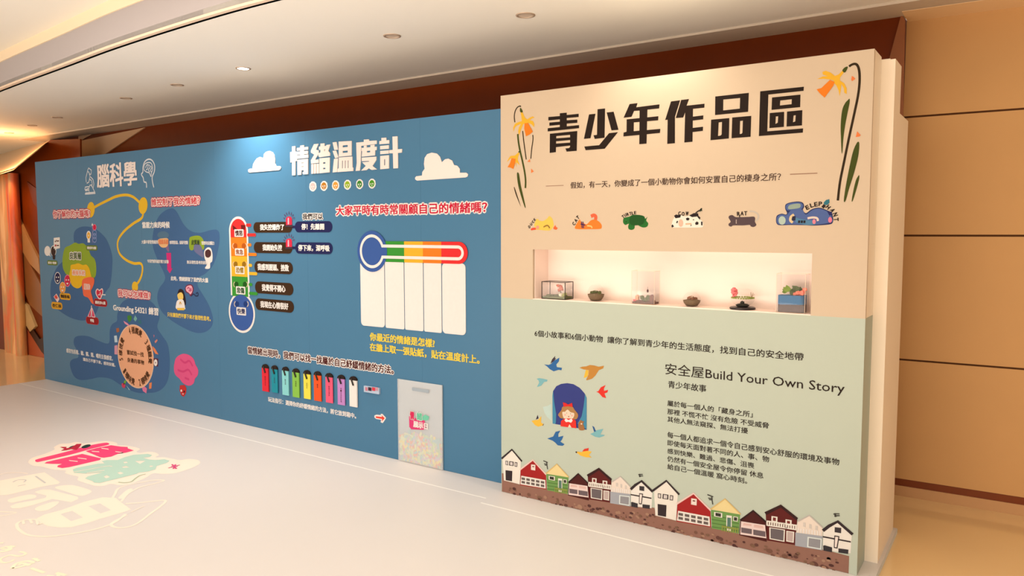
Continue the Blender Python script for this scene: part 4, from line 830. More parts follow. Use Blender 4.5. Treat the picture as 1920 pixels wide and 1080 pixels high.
a.ell(428, 588, 3, 4, (70,40,30), 7, n=8); a.ell(465, 595, 3, 4, (70,40,30), 7, n=8); a.ell(447, 622, 5, 7, (150,80,60), 7, n=8); a.ell(412, 605, 9, 8, (246,170,150), 6, n=10); a.ell(478, 612, 9, 8, (246,170,150), 6, n=10)
a.poly([(545,745),(540,690),(555,665),(565,655),(575,665),(595,670),(585,690),(600,740),(580,755)], (166, 108, 62), 6, smooth=True); a.ell(570, 692, 8, 8, (240,210,180), 7, n=8)
a.done('window_picture', ww, label='arched blue window with a child in red and a small brown animal')
def bird(polys, lab):
    for p, c in polys: a.poly(p, c, 2)
    a.done('bird_picture', ww, label=lab)
NB_, LB, MB2 = (50, 100, 150), (126, 176, 176), (48, 88, 134)
bird([([(208,120),(225,122),(250,125),(275,115),(300,85),(355,55),(350,90),(325,120),(330,145),(380,152),(375,175),(345,172),(300,186),(262,165),(235,138)], NB_), ([(268,112),(285,70),(315,38),(312,62),(325,60),(300,90)], (66,52,60))], 'dark blue bird')
bird([([(548,152),(575,142),(615,138),(650,125),(690,130),(735,142),(785,132),(778,158),(735,175),(700,230),(670,258),(625,272),(612,270),(635,220),(640,175),(590,168)], (194, 130, 56)), ([(610,172),(638,178),(630,230),(612,245),(590,248)], (240,180,60))], 'large ochre bird')
bird([([(135,258),(160,252),(200,258),(242,268),(235,285),(208,288),(180,325),(138,338),(160,295),(155,275)], LB)], 'pale blue bird left of the window')
bird([([(710,383),(730,378),(755,340),(802,318),(785,350),(785,375),(825,365),(818,390),(790,400),(806,445),(770,435),(745,405),(730,392)], (226, 52, 40))], 'red bird')
bird([([(85,665),(120,655),(150,655),(180,618),(178,680),(200,695),(205,690),(198,708),(150,720),(120,705),(100,680)], (240,180,62)), ([(128,652),(145,605),(155,640)], (60,44,60)), ([(192,705),(208,688),(198,712)], (60,44,60))], 'yellow bird with a dark wing')
bird([([(238,835),(265,825),(295,815),(318,770),(365,758),(345,790),(345,820),(395,808),(380,845),(365,865),(405,890),(385,905),(340,900),(310,870),(290,855)], NB_)], 'blue bird below the window')
bird([([(652,790),(680,778),(710,755),(780,740),(765,765),(750,795),(795,800),(780,812),(740,825),(700,818)], LB), ([(672,712),(690,722),(708,765),(690,770)], MB2)], 'turquoise bird with a dark wing')
bird([([(512,965),(530,960),(570,965),(600,950),(668,960),(640,995),(668,1018),(610,1015),(560,1000)], (240,180,62)), ([(575,960),(595,935),(638,925),(635,952)], (220,60,40)), ([(508,962),(520,958),(530,968),(516,976)], (60,44,40))], 'yellow bird with a red wing')

# brown ground and houses
G0 = Art(PR, 930, 820, 4.154)
PEB = (150, 104, 86)
du = Art(PR, 930, 820, 4.154).uv(1328, 338)[0]-Art(PR, 930, 820, 4.154).uv(125, 95)[0]
dv = Art(PR, 930, 820, 4.154).uv(1328, 338)[1]-Art(PR, 930, 820, 4.154).uv(125, 95)[1]
prof = [(42,278),(58,280),(66,335),(190,368),(400,405),(565,445),(725,478),(890,508),(1050,530),(1235,548)]
pu = [G0.uv(*p) for p in prof]
L = pu+[(u+du, v+dv) for u, v in pu[2:]]
L = [q for q in L if q[0] < -.70]; L = [(UL+.004, L[0][1])]+L+[(-.648, L[-1][1]-.005), (-.648, .002), (UL+.004, .002)]
G0.polyuv(L[::-1], PEB, 1); ground = G0.done('brown_ground_picture', ww, label='brown pebbly ground strip')
rnd = random.Random(3)
Mb = [L[i] for i in range(len(L))]
for k in range(330):
    u = rnd.uniform(UL+.06, -.70); tops = sorted(Mb[:-2]); vt = None
    for q, r in zip(tops, tops[1:]):
        if q[0] <= u <= r[0] and r[0] > q[0]: vt = q[1]+(r[1]-q[1])*(u-q[0])/(r[0]-q[0])
    if vt is None: continue
    f = rnd.random(); v = vt-.035-f*.10; w = rnd.uniform(.004, .013)*(1.5 if rnd.random() < .12 else 1); h = w*rnd.uniform(.5, .9)
    c = rnd.choice([(104,66,56),(124,84,66),(128,92,70),(86,52,46),(170,126,100)])
    G0.polyuv([(u+w*cos(t*pi/4), v+h*sin(t*pi/4)) for t in range(8)], c, 3+k % 3)
G0.done('pebble_print', ground)
CW, BK, MR = (250, 222, 202), (56, 44, 44), (78, 30, 26)
def houses(du, dv, last=True):
    A = Art(PR, 930, 820, 4.154, du, dv)
    def D(lab): A.done('house_picture', ww, label=lab)
    w = .012
    A.poly([(52,170),(125,100),(195,182),(185,365),(62,335)], CW, 2); A.stroke([(45,165),(125,95),(203,187)], w, BK, 4, smooth=False)
    for q in ([(75,182),(95,184),(95,217),(76,213)],[(105,185),(139,190),(138,223),(103,218)],[(148,192),(168,195),(166,229),(146,226)]):
        A.poly(q, BK, 4); cx = sum(p[0] for p in q)/4; cy = sum(p[1] for p in q)/4; A.poly([(cx+(x-cx)*.62, cy+(y-cy)*.72) for x, y in q], (214,196,184), 5)
    A.poly([(75,255),(128,262),(126,342),(77,333)], BK, 4); D('tall white house with a dark door')
    A.poly([(192,252),(288,182),(390,292),(395,405),(188,372)], (166, 36, 34), 2); A.stroke([(190,250),(288,176),(392,290)], w*.8, (240,196,180), 4, smooth=False)
    A.poly([(275,210),(308,214),(307,258),(274,252)], (248,214,196), 4); A.poly([(284,222),(299,224),(299,232),(284,230)], (120,60,50), 5)
    A.poly([(198,298),(385,332),(389,398),(192,365)], (250,224,206), 4)
    for i in range(5):
        for j in range(2):
            x = 201+i*37.5; y = 310+i*6.9+j*27; A.poly([(x,y),(x+27,y+5),(x+27,y+23),(x,y+18)], (108, 92, 84), 6)
    D('red barn with a row of small panes')
    A.poly([(392,285),(565,310),(560,440),(400,412)], (114, 150, 78), 2); A.poly([(388,282),(475,208),(570,312)], (236, 206, 142), 3); A.stroke([(390,282),(475,208),(568,310)], w*.6, (220,180,110), 4, smooth=False)
    for y in (325,350,375,400): A.stroke([(398,y),(560,y+24)], .004, (84,116,56), 3, smooth=False)
    for q, c in (([(412,298),(460,305),(460,337),(412,328)],(60,56,44)),([(485,318),(517,322),(517,428),(485,422)],(92,120,104)),([(525,325),(553,329),(552,360),(525,356)],(60,56,44))):
        A.poly(q, CW, 4); cx = sum(p[0] for p in q)/4; cy = sum(p[1] for p in q)/4; A.poly([(cx+(x-cx)*.68, cy+(y-cy)*.72) for x, y in q], c, 5)
    for i in range(8): A.stroke([(462+i*13,388+i*2),(462+i*13,428+i*2)], .005, (150,150,66), 6, smooth=False)
    A.stroke([(460,395),(556,412)], .006, (150,150,66), 6, smooth=False); D('green hut with a cream roof')
    A.stroke([(403,248),(394,190)], .006, (70,64,56), 4, smooth=False); A.stroke([(370,182),(404,196)], .006, (70,64,56), 4, smooth=False); A.stroke([(375,205),(402,210)], .005, (70,64,56), 4, smooth=False); A.stroke([(380,215),(400,218)], .005, (70,64,56), 4, smooth=False); A.done('aerial_picture', ww, label='thin dark roof aerial')
    A.poly([(566,352),(642,285),(722,362),(724,492),(562,452)], MR, 2); A.stroke([(566,352),(642,283),(722,362)], w*.8, (52,26,24), 4, smooth=False); A.poly([(572,357),(713,378),(722,468),(568,446)], (244,206,192), 4, smooth=False)
    A.poly([(588,368),(632,375),(634,388),(582,384)], (226,180,164), 5); A.poly([(648,376),(700,384),(706,402),(648,395)], (226,180,164), 5)
    A.poly([(573,398),(636,408),(636,442),(574,433)], (112,92,92), 5); A.poly([(644,410),(715,421),(717,458),(645,446)], (112,92,92), 5); D('low dark red house with a wide window')
    A.poly([(715,300),(803,246),(900,332),(890,508),(725,482)], (96, 32, 28), 2); A.stroke([(713,300),(803,246),(900,332)], w*1.3, (56,28,26), 4, smooth=False)
    for q in ([(750,315),(785,320),(784,358),(749,352)],[(832,335),(868,340),(867,378),(832,372)]): A.poly(q, CW, 4); cx = sum(p[0] for p in q)/4; cy = sum(p[1] for p in q)/4; A.poly([(cx+(x-cx)*.5, cy+(y-cy)*.6) for x, y in q], (120,50,44), 5)
    A.stroke([(722,350),(900,374)], .007, CW, 6, smooth=False); A.stroke([(722,378),(898,403)], .006, CW, 6, smooth=False)
    for i in range(13): x = 725+i*14; A.stroke([(x,352+i*1.9),(x,380+i*1.9)], .008, CW, 6, smooth=False)
    A.poly([(738,392),(830,405),(828,488),(740,472)], CW, 4); A.poly([(745,398),(823,409),(821,480),(747,466)], (110,96,94), 5); A.poly([(838,412),(884,418),(882,492),(838,484)], CW, 4); A.poly([(844,418),(878,423),(876,485),(843,478)], (196,168,156), 5); D('maroon house with a white balcony')
    A.poly([(903,348),(970,306),(1048,385),(1048,445),(892,425)], (240, 214, 192), 2); A.poly([(890,422),(1048,442),(1048,538),(890,512)], (168,164,164), 3); A.stroke([(905,346),(970,304),(1048,384)], .007, (196,180,166), 4, smooth=False)
    for x, y in ((935,352),(970,362),(1006,372)): A.poly([(x,y),(x+14,y+3),(x+14,y+32),(x,y+28)], (214,196,180), 4)
    for i in range(9): A.stroke([(908+i*16,392+i*2),(908+i*16,422+i*2)], .005, (250,232,216), 5, smooth=False)
    A.poly([(962,448),(1045,458),(1042,532),(960,518)], (224,222,212), 5); A.poly([(970,456),(1038,465),(1036,524),(968,512)], (150,142,140), 6); D('pale grey house with a garage door')
    A.poly([(1052,400),(1135,342),(1218,422),(1212,552),(1052,535)], (248,224,206), 2); A.stroke([(1050,405),(1085,372),(1135,340),(1222,424)], w*1.2, BK, 4, smooth=False)
    A.poly([(1118,378),(1156,382),(1155,418),(1118,412)], (62,54,56), 4); A.stroke([(1050,445),(1212,474)], .007, BK, 4, smooth=False)
    A.poly([(1117,434),(1146,438),(1136,522),(1115,518)], BK, 5); A.poly([(1122,441),(1140,444),(1131,514),(1120,511)], (244,216,200), 6)
    A.poly([(1053,505),(1062,502),(1105,515),(1105,548),(1055,538)], (56,50,52), 5); A.poly([(1142,520),(1200,527),(1198,556),(1142,548)], (56,50,52), 5); D('white house with a black roof and two dark cars')
    A.stroke([(1110,292),(1122,288),(1118,305),(1128,302)], .006, (70,64,56), 4); A.stroke([(1122,288),(1144,288)], .005, (70,64,56), 4, smooth=False); A.stroke([(1126,300),(1146,300)], .005, (70,64,56), 4, smooth=False); A.done('aerial_picture', ww, label='small dark aerial squiggle')
houses(0, 0); houses(du, dv)

# ------------------------------------------------------------------ terrariums in the niche
SZ = NZ0+.0003
soil = mat('brown pebble soil', (112, 88, 62), .9, var=.6, bscale=170, bump=.8)
moss = mat('dark green moss', (84, 86, 44), .95, var=.5, bscale=150, bump=.8)
pink_tree = mat('reddish tree foliage', (190, 100, 76), .9, var=.3, bscale=200)
bark = mat('dark bark', (70, 46, 30), .9)
white_st = mat('pale stone', (226, 200, 170), .8)
def px(x, y, d=.06): return on_y(x, y, YR+d)
def box_edges(mb, a, b, r):
    (x0, y0, z0), (x1, y1, z1) = a, b
    for (p, q) in (((x0,y0,z0),(x1,y0,z0)),((x0,y1,z0),(x1,y1,z0)),((x0,y0,z1),(x1,y0,z1)),((x0,y1,z1),(x1,y1,z1)),((x0,y0,z0),(x0,y1,z0)),((x1,y0,z0),(x1,y1,z0)),((x0,y0,z1),(x0,y1,z1)),((x1,y0,z1),(x1,y1,z1)),((x0,y0,z0),(x0,y0,z1)),((x1,y0,z0),(x1,y0,z1)),((x0,y1,z0),(x0,y1,z1)),((x1,y1,z0),(x1,y1,z1))):
        mb.box(tuple(min(i, j)-r for i, j in zip(p, q)), tuple(max(i, j)+r for i, j in zip(p, q)))
def panes(parent, a, b, top=True, th=.0015, i=0.0022):
    (x0, y0, z0), (x1, y1, z1) = a, b
    L_ = [('front_pane', (x0+i,y0,z0+i),(x1-i,y0+th,z1-i)),('rear_pane', (x0+i,y1-th,z0+i),(x1-i,y1,z1-i)),('side_pane', (x0,y0+i,z0+i),(x0+th,y1-i,z1-i)),('side_pane', (x1-th,y0+i,z0+i),(x1,y1-i,z1-i))]
    if top: L_.append(('top_pane', (x0+i,y0+i,z1-th),(x1-i,y1-i,z1)))
    for nm, p, q in L_: m = MB(); m.box(p, q); m.make(nm, M_glass, parent)
# 1 framed glass box
t = None
x0, x1 = px(1016, 540, .03).x, px(1058, 560, .03).x; zt = px(1016, 528, .03).z; y0, y1 = YR+.030, YR+.125
x0 = px(1016,540,.03).x; x1 = px(1059.5,550,.03).x
t = thing('glass_terrarium', ((x0+x1)/2, (y0+y1)/2, SZ), 'black framed glass box terrarium with a tiny red tree, leftmost in the niche', 'terrarium', 'terrariums in the niche')
mb = MB(); box_edges(mb, (x0,y0,SZ+.002), (x1,y1,zt), .0018); mb.make('frame', M_black, t); panes(t, (x0,y0,SZ+.002), (x1,y1,zt))
mb = MB(); mb.box((x0+.003,y0+.003,SZ+.004),(x1-.003,y1-.003,SZ+.016))
for k in range(16): mb.lump((random.uniform(x0+.02,x1-.02), random.uniform(y0+.02,y1-.02), SZ+.018), random.uniform(.010,.016), 8, .3, (1,1,.6))
mb.make('moss', moss, t)
cx, cy = x0+(x1-x0)*.66, (y0+y1)/2-.01
mb = MB(); mb.tube([(cx,cy,SZ+.015),(cx+.004,cy,SZ+.04),(cx+.001,cy,SZ+.06)], [.004,.003,.002]); mb.make('tree_trunk', bark, t)
mb = MB()
for k in range(12): mb.lump((cx+random.uniform(-.013,.013), cy+random.uniform(-.012,.012), SZ+random.uniform(.050,.088)), .010, 7, .4)
mb.make('tree_crown', pink_tree, t)
mb = MB(); mb.lathe([(.006,.018),(.010,.022),(.011,.036),(.009,.036)], (cx+.012,cy-.018,SZ), 12, closed=True); mb.make('small_pot', white_st, t)
mb = MB(); 
for k in range(6): mb.lump((cx+random.uniform(.02,.045), cy-.015+random.uniform(-.01,.01), SZ+random.uniform(.02,.036)), .010, 7, .4)
mb.make('bush', mat('light green bush', (146, 142, 70), .9, var=.3), t)
# 2 and 4 bowls
def bowl(xl, xr, yb, ysoil, ytop, lab, rocks):
    a_ = px(xl, (ysoil+yb)/2, .08); b_ = px(xr, (ysoil+yb)/2, .08); c = (a_+b_)/2; R_ = (b_.x-a_.x)/2*.97; cy = YR+.088; zs = px((xl+xr)/2, ysoil, .08).z-SZ; ztp = px((xl+xr)/2, ytop, .08).z-SZ
    R_ = min(R_, .078)
    t = thing('glass_bowl_terrarium', (c.x, cy, SZ), lab, 'terrarium', 'terrariums in the niche')
    pr = [(R_*.55,.0005),(R_*.66,.004),(R_*.92,zs*.62),(R_,zs),(R_*.93,zs+(ztp-zs)*.35),(R_*.72,zs+(ztp-zs)*.72),(R_*.45,ztp)]
    m = MB(); m.lathe(pr, (c.x,cy,SZ), 28); m.make('glass_bowl', M_glass, t, smooth=True)
    m = MB(); m.lathe([(.001,.003)]+[(r*.94, max(z,.003)) for r, z in pr[:4]]+[(R_*.5,zs+.004),(.001,zs+.008)], (c.x,cy,SZ), 28); m.make('soil', soil, t, smooth=True)
    m = MB()
    for k in range(16): an = random.uniform(0, 2*pi); rr = random.uniform(0, R_*.66); m.lump((c.x+rr*cos(an),cy+rr*sin(an),SZ+zs+.004+.010*(1-rr/R_)), random.uniform(.006,.011), 7, .35)
    m.make('moss', rocks, t)
    m = MB(); 
    for k in range(3): m.tube([(c.x+.004*k-.006,cy-.01,SZ+zs+.005),(c.x+.006*k,cy-.012,SZ+zs+.020+.004*k)], [.0022,.0012])
    m.make('twigs', white_st, t)
bowl(1101, 1131.5, 567.3, 551.5, 534, 'round glass bowl of mossy soil, second from the left in the niche', moss)
bowl(1279, 1313, 577.5, 563, 548, 'round glass bowl of brown bark and pebbles, between the tall cube and the footed globe', mat('brown bark chips', (132, 84, 58), .9, var=.4, bscale=120))
# 3 tall clear cube
x0, x1 = px(1184, 540, .04).x, px(1227, 540, .04).x; zt = px(1184, 507.5, .04).z; y0, y1 = YR+.04, YR+.115
t = thing('glass_cube_terrarium', ((x0+x1)/2, (y0+y1)/2, SZ), 'tall clear glass cube with a dark hanging bead, third from left in the niche', 'terrarium', 'terrariums in the niche')
mb = MB(); box_edges(mb, (x0,y0,SZ+.001), (x1,y1,zt), .0007); mb.make('edge_seams', mat('glass edge', (236, 196, 164), .3), t); panes(t, (x0,y0,SZ+.001), (x1,y1,zt), False)
mb = MB(); mb.box((x0+.004,y0+.004,SZ+.002),(x1-.004,y1-.004,SZ+.012))
for k in range(14): mb.lump((random.uniform(x0+.02,x1-.02), random.uniform(y0+.015,y1-.02), SZ+.014), random.uniform(.008,.013), 8, .3, (1.2,1,.7))
mb.make('soil', mat('dark reddish soil', (96, 60, 48), .9, var=.5, bscale=150), t)
mb = MB()
for k in range(12): mb.lump((x0+(x1-x0)*random.uniform(.33,.68), random.uniform(y0+.03,y1-.03), SZ+random.uniform(.02,.042)), .011, 7, .35)
mb.make('moss', moss, t)
for f_, h_, c_, nm in ((.17,.040,(206,140,104),'small_house'),(.80,.045,(110,62,46),'small_tower')):
    xx = x0+(x1-x0)*f_; m = MB(); m.box((xx-.009,y0+.02,SZ+.011),(xx+.009,y0+.038,SZ+h_)); m.prism([(xx-.011,y0+.018,SZ+h_),(xx+.011,y0+.018,SZ+h_),(xx,y0+.018,SZ+h_+.009)], (0,.022,0)); m.make(nm, mat(nm+' paint', c_, .7), t)
m = MB(); m.lump((x0+.012,y0+.018,SZ+.018), .010, 8, .2, (1.2,1,.7)); m.make('pink_stone', mat('pink stone', (206, 92, 92), .6), t)
bx = x0+(x1-x0)*.55; m = MB(); m.lump((bx,y0+.05,SZ+.072), .008, 8, .0, (.75,.75,1.2)); m.tube([(bx,y0+.05,SZ+.082),(bx,y0+.05,SZ+.096)], .0007); m.make('hanging_bead', mat('dark red bead', (70, 16, 14), .2), t)
# 5 globe on black base
c = px(1392, 560, .08); cy = YR+.085; R_ = .062
t = thing('footed_globe_terrarium', (c.x, cy, SZ), 'glass globe on a black base with a pink tree and green ring', 'terrarium', 'terrariums in the niche')
m = MB(); m.lathe([(.001,.0),(.060,.0),(.066,.003),(.066,.009),(.060,.012),(.001,.012)], (c.x,cy,SZ), 28); m.make('base', mat('black base', (34, 26, 26), .35), t, smooth=False)
gz = SZ+.062; m = MB(); m.lathe([(R_*sin(pi*k/14), R_*-cos(pi*k/14)*.82) for k in range(1, 13)], (c.x,cy,gz), 28); m.make('glass_globe', M_glass, t, smooth=True)
m = MB(); m.lathe([(.001,.014),(.028,.014),(.036,.022),(.026,.027),(.001,.032)], (c.x,cy,SZ), 20); m.lump((c.x,cy-.01,SZ+.033), .012, 7, .3); m.make('dark_soil', mat('black green soil', (44, 42, 34), .9, var=.4), t)
m = MB()
for k in range(26): an = 2*pi*k/26; m.lump((c.x+.054*cos(an),cy+.054*sin(an),SZ+.060), .0065, 6, .3, (1,1,.7))
m.make('moss_ring', mat('yellow green moss', (134, 140, 62), .9, var=.3, bscale=150), t)
tx = px(1377, 555, .06).x; m = MB(); m.tube([(tx-.006,cy-.025,SZ+.060),(tx-.003,cy-.028,SZ+.078)], .002); m.make('tree_trunk', bark, t)
m = MB(); tz = px(1377, 548, .06).z
for k in range(26): an = random.uniform(0, 2*pi); q = random.uniform(-1, 1); m.lump((tx+.011*cos(an)*math.sqrt(1-q*q),cy-.028+.009*sin(an),tz+.020*q), .008, 7, .3)
m.make('pink_crown', mat('pink blossom', (238, 116, 112), .9, var=.15, bscale=180), t)
m = MB(); tx2 = px(1407, 555, .06).x
for k in range(7): an = random.uniform(0.6, 2.4); m.tube([(tx2,cy-.01,SZ+.06),(tx2+.010*cos(an),cy-.01,SZ+.075),(tx2+.022*cos(an),cy-.01,SZ+.070+.022*sin(an))], [.0012,.001,.0006])
m.make('dry_grass', mat('dry grass', (150, 118, 84), .9), t)
# 6 large glass box with blue sand
x0, x1 = px(1454.5, 560, .02).x, px(1509, 560, .02).x; zt = px(1454, 513, .02).z; y0, y1 = YR+.025, YR+.12; x1 = min(x1, NU1-.012)
t = thing('square_glass_terrarium', ((x0+x1)/2, (y0+y1)/2, SZ), 'square glass tank with blue sand over dark soil, rightmost in the niche', 'terrarium', 'terrariums in the niche')
mb = MB(); box_edges(mb, (x0,y0,SZ+.001), (x1,y1,zt), .0007); mb.make('edge_seams', mat('glass edge', (236, 196, 164), .3), t); panes(t, (x0,y0,SZ+.001), (x1,y1,zt), False)
def rb(z0, z1, m, nm, wave=0):
    b = MB(); K = 10; lo = []; hi = []
    rr = .022; L_ = []
    for ccx, ccy, a0 in ((x1-.008-rr,y1-.006-rr,0),(x0+.004+rr,y1-.006-rr,90),(x0+.004+rr,y0+.004+rr,180),(x1-.008-rr,y0+.004+rr,270)):
        for k in range(6): tt = radians(a0+18*k); L_.append((ccx+rr*cos(tt), ccy+rr*sin(tt)))
    n_ = len(L_); vs = [(x,y,SZ+z0+(wave*sin(x*40)*1 if z0 > .01 else 0)) for x,y in L_]+[(x,y,SZ+z1+wave*sin(x*47+1)) for x,y in L_]
    b.add(vs, [tuple(range(n_))[::-1], tuple(range(n_, 2*n_))]+[(i,(i+1)%n_,n_+(i+1)%n_,n_+i) for i in range(n_)]); b.make(nm, m, t)
rb(.003, .040, mat('dark brown soil', (58, 32, 26), .9, var=.4, bscale=120), 'dark_soil', .002); rb(.041, .086, mat('blue sand', (70, 108, 140), .9, var=.15, bscale=120), 'blue_sand', .002)
def leaf(nm, cx, cy, cz, s, tilt, m):
    b = MB(); pts = [(-.5,0),(-.35,.45),(0,.35),(.2,.6),(.5,.2),(.6,-.2),(.2,-.5),(-.2,-.4)]
    vs = [(cx,cy,cz)]+[(cx+p*s*cos(tilt)-q*s*sin(tilt), cy-.006*abs(q)*2, cz+p*s*sin(tilt)+q*s*cos(tilt)) for p, q in pts]
    nv = len(vs); vs += [(x,y+.0015,z) for x,y,z in vs]
    b.add(vs, [(0,i,1+i%8) for i in range(1,9)]+[(nv,nv+1+i%8,nv+i) for i in range(1,9)]); b.make(nm, m, t)
lg_, dg_ = mat('bright green leaf', (120, 136, 44), .6, var=.2), mat('dark olive leaf', (84, 92, 54), .6, var=.2)
leaf('leaf', x0+.040, y0+.045, SZ+.116, .034, .4, lg_); leaf('leaf', x0+.030, y0+.05, SZ+.104, .026, 1.2, lg_); leaf('leaf', x0+.080, y0+.05, SZ+.112, .042, .9, dg_); leaf('leaf', x0+.098, y0+.055, SZ+.112, .032, 0, dg_); leaf('leaf', x0+.066, y0+.045, SZ+.100, .028, -.5, dg_)
m = MB(); cor = mat('coral pink flower', (244, 128, 104), .7, var=.15, bscale=160)
for k in range(24): q = k/23; m.lump((x0+.085+.050*q+random.uniform(-.006,.006), y0+.035+random.uniform(-.012,.012), SZ+.090+.034*q*random.uniform(.2,1)), random.uniform(.008,.012), 7, .4)
m.make('coral_flower', cor, t)

# ------------------------------------------------------------------ logo on the stage
CRM = mat('cream floor vinyl', (236, 212, 190), .5)
a = Art(PF, 0, 820, 4.8)
STEP = 0.00035
PK, MG = mat('pink floor vinyl', (232, 58, 106), .5), mat('green floor vinyl', (176, 198, 178), .5)
a.poly([(255,225),(290,185),(400,150),(490,110),(485,90),(540,60),(620,55),(690,42),(760,55),(880,38),(980,35),(1050,50),(1060,70),(1130,75),(1200,85),(1260,105),(1230,128),(1260,140),(1340,130),(1400,138),(1430,160),(1400,180),(1480,180),(1560,195),(1620,205),(1700,195),(1780,205),(1800,235),(1740,270),(1660,300),(1560,325),(1450,330),(1380,325),(1300,370),(1200,410),(1090,432),(1000,420),(940,435),(860,438),(780,415),(700,385),(705,355),(640,340),(585,320),(590,300),(480,290),(380,265),(300,255)], CRM, 1, smooth=True)
a.poly([(318,213),(345,195),(600,130),(780,80),(940,50),(982,58),(960,72),(820,105),(640,155),(370,218),(330,222)], PK, 3, smooth=True)
a.poly([(400,235),(420,222),(740,150),(910,190),(900,205),(620,270),(560,278),(515,268),(520,255),(560,240),(470,240)], PK, 3, holes=[[(618,205),(625,213),(700,222),(698,214)],[(695,182),(702,190),(780,200),(778,192)]])
a.poly([(770,125),(860,100),(1000,72),(1090,85),(1150,88),(1150,100),(1205,120),(1130,140),(1060,150),(1000,175),(935,185),(900,180)], PK, 3, holes=[[(820,122),(830,130),(895,135),(890,127)],[(910,95),(915,103),(980,112),(975,103)],[(1035,125),(1040,132),(1110,143),(1105,135)]])
a.poly([(655,290),(690,275),(880,238),(940,235),(915,215),(960,205),(1060,205),(1120,180),(1200,158),(1330,150),(1370,160),(1350,178),(1290,185),(1340,200),(1400,205),(1480,198),(1528,212),(1500,232),(1410,260),(1400,290),(1330,310),(1250,320),(1230,330),(900,412),(850,410),(830,395),(765,372),(790,352),(930,315),(770,328),(665,320)], MG, 3, holes=[[(1110,222),(1120,235),(1150,230),(1140,220)],[(1095,268),(1110,275),(1165,272),(1135,260)],[(1215,215),(1260,240),(1310,212)],[(1345,258),(1350,268),(1380,262),(1370,256)],[(1055,320),(1080,335),(1112,325),(1085,312)],[(932,355),(955,370),(990,358),(960,343)]])
a.stroke([(660,315),(800,290),(960,262),(1010,264)], .010, CRM, 5); a.stroke([(780,325),(900,305),(940,300)], .012, CRM, 5)
a.poly([(540,88),(600,88),(595,100),(640,95),(690,62),(735,60),(720,85),(690,115),(640,108),(600,118),(550,122),(580,105)], (206, 40, 66), 5); a.ell(655, 92, 40, 14, (34, 62, 58), 6, shear=-.25); a.ell(775, 83, 42, 14, (34, 62, 58), 6, shear=-.25)
for (x0_, y0_, x1_, y1_) in ((1515,278,1618,250),(1548,245,1588,285),(1540,265,1600,262),(1580,245,1560,285)): a.stroke([(x0_,y0_),(x1_,y1_)], .012, (236, 84, 130), 5, smooth=False)
a.stroke([(1065,405),(1120,410),(1180,402),(1220,370),(1260,345),(1310,332)], .010, (196, 206, 170), 5)
a.done('logo_print', plat, label='pink and green characters 情緒 on a cream cloud shape')
# cream characters and hand drawing
a.poly([(-60,520),(-60,395),(0,390),(60,378),(230,345),(400,315),(540,405),(520,420),(400,440),(330,455),(210,485),(130,505),(60,520)], CRM, 1, smooth=False)
a.stroke([(320,350),(370,385),(408,412)], .012, (226, 214, 204), 3); a.stroke([(115,405),(160,385),(230,385),(215,405)], .010, (226, 214, 204), 3); a.stroke([(160,440),(230,425)], .010, (226,214,204), 3, smooth=False); a.done('logo_print', plat, label='cream character 展')
a.poly([(495,455),(550,435),(640,430),(720,445),(810,475),(820,495),(750,525),(690,520),(600,490)], CRM, 1, smooth=True); a.poly([(310,492),(380,470),(450,470),(560,500),(700,535),(705,555),(640,585),(560,570),(470,555),(300,610),(180,640),(110,640),(90,620),(150,595),(290,570),(410,545),(420,525),(340,505)], CRM, 1)
a.poly([(70,575),(85,555),(180,530),(270,515),(325,525),(310,548),(200,570),(110,588)], CRM, 1, smooth=True); a.poly([(315,650),(340,625),(460,585),(530,580),(500,615),(430,655),(360,665)], CRM, 1, smooth=True); a.done('logo_print', plat, label='cream character 示')
a.poly([(330,730),(400,695),(550,655),(760,580),(920,540),(1040,545),(1090,585),(1180,650),(1060,690),(900,735),(780,775),(640,810),(540,812),(430,800),(360,765)], CRM, 1, holes=[[(545,692),(640,755),(745,722),(650,662)],[(795,620),(905,685),(1000,655),(900,595)]])
a.done('logo_print', plat, label='cream character 日')
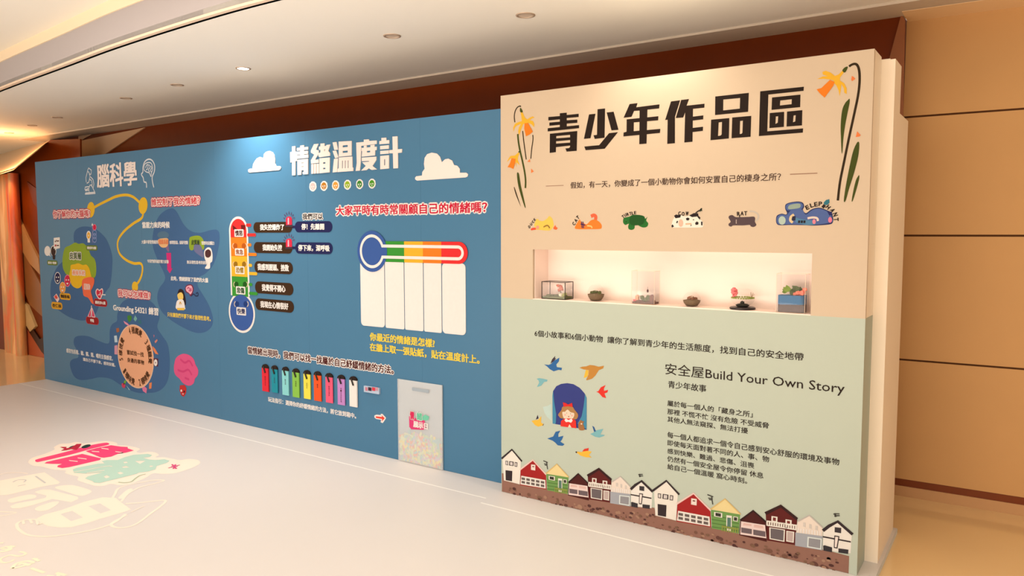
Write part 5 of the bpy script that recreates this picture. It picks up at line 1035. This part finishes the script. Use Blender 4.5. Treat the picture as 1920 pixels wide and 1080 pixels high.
a.stroke([(440,790),(380,750),(330,740),(240,742),(170,765),(152,790),(170,830),(240,875),(350,892),(500,888),(700,860),(850,830),(980,790),(1060,750),(1130,690)], .017, CRM, 2); a.stroke([(1010,550),(1035,510),(1060,465),(1130,435),(1270,405),(1400,385),(1475,390),(1380,420),(1260,450),(1150,510),(1090,580)], .016, CRM, 2)
a.done('logo_print', plat, label='cream outline of an arm'); a.poly([(1065,545),(1110,500),(1160,465),(1195,468),(1150,510),(1095,552)], CRM, 2, smooth=True); a.stroke([(1130,598),(1250,590),(1380,575),(1490,570),(1440,625),(1350,690),(1260,760),(1180,800),(1080,815),(1010,800),(1010,770),(1080,730),(1140,700)], .017, CRM, 2)
a.stroke([(1180,675),(1240,645),(1300,620)], .010, CRM, 3); a.stroke([(205,748),(215,782)], .014, CRM, 3, smooth=False); a.stroke([(270,742),(290,775)], .014, CRM, 3, smooth=False); a.stroke([(330,742),(345,785),(380,770)], .014, CRM, 3); a.done('logo_print', plat, label='cream outline of hands around the characters')
a.stroke([(0,705),(60,700),(145,678),(60,672),(0,668)], .012, CRM, 2); a.done('logo_print', plat, label='cream outline stroke at the left'); a.stroke([(-40,345),(60,322),(180,318),(250,328)], .010, CRM, 2); a.done('logo_print', plat, label='cream outline strokes at the left')
a = Art(PF, 0, 960, 9.0); YC = mat('pale yellow floor vinyl', (232, 214, 184), .5)
for L_ in ([(320,672),(380,678),(430,700),(420,720),(360,742),(290,745),(180,728),(60,765),(5,795),(0,820),(40,852),(110,855),(190,835),(235,805)],): a.stroke(L_, .014, YC, 2); a.done('floor_lettering', plat, label='pale yellow handwritten character')
for L_ in ([(200,955),(250,890),(330,850),(480,830),(560,855),(460,890),(320,930),(200,955)], [(280,860),(400,870),(500,905)], [(300,905),(340,880)], [(540,800),(600,780)], [(600,785),(610,810),(670,828)], [(520,950),(640,990),(750,1028)], [(950,1028),(1110,1070)], [(960,1030),(1000,1060),(960,1110)], [(150,575),(250,590)], [(0,620),(120,585),(180,630),(100,660),(0,670)], [(-20,530),(60,520)], [(40,625),(150,640)], [(780,1080),(900,1090)]):
    a.stroke(L_, .018, YC, 2, smooth=len(L_) > 3)
a.done('floor_lettering', plat, kind='stuff', label='pale yellow handwritten strokes at the lower left')
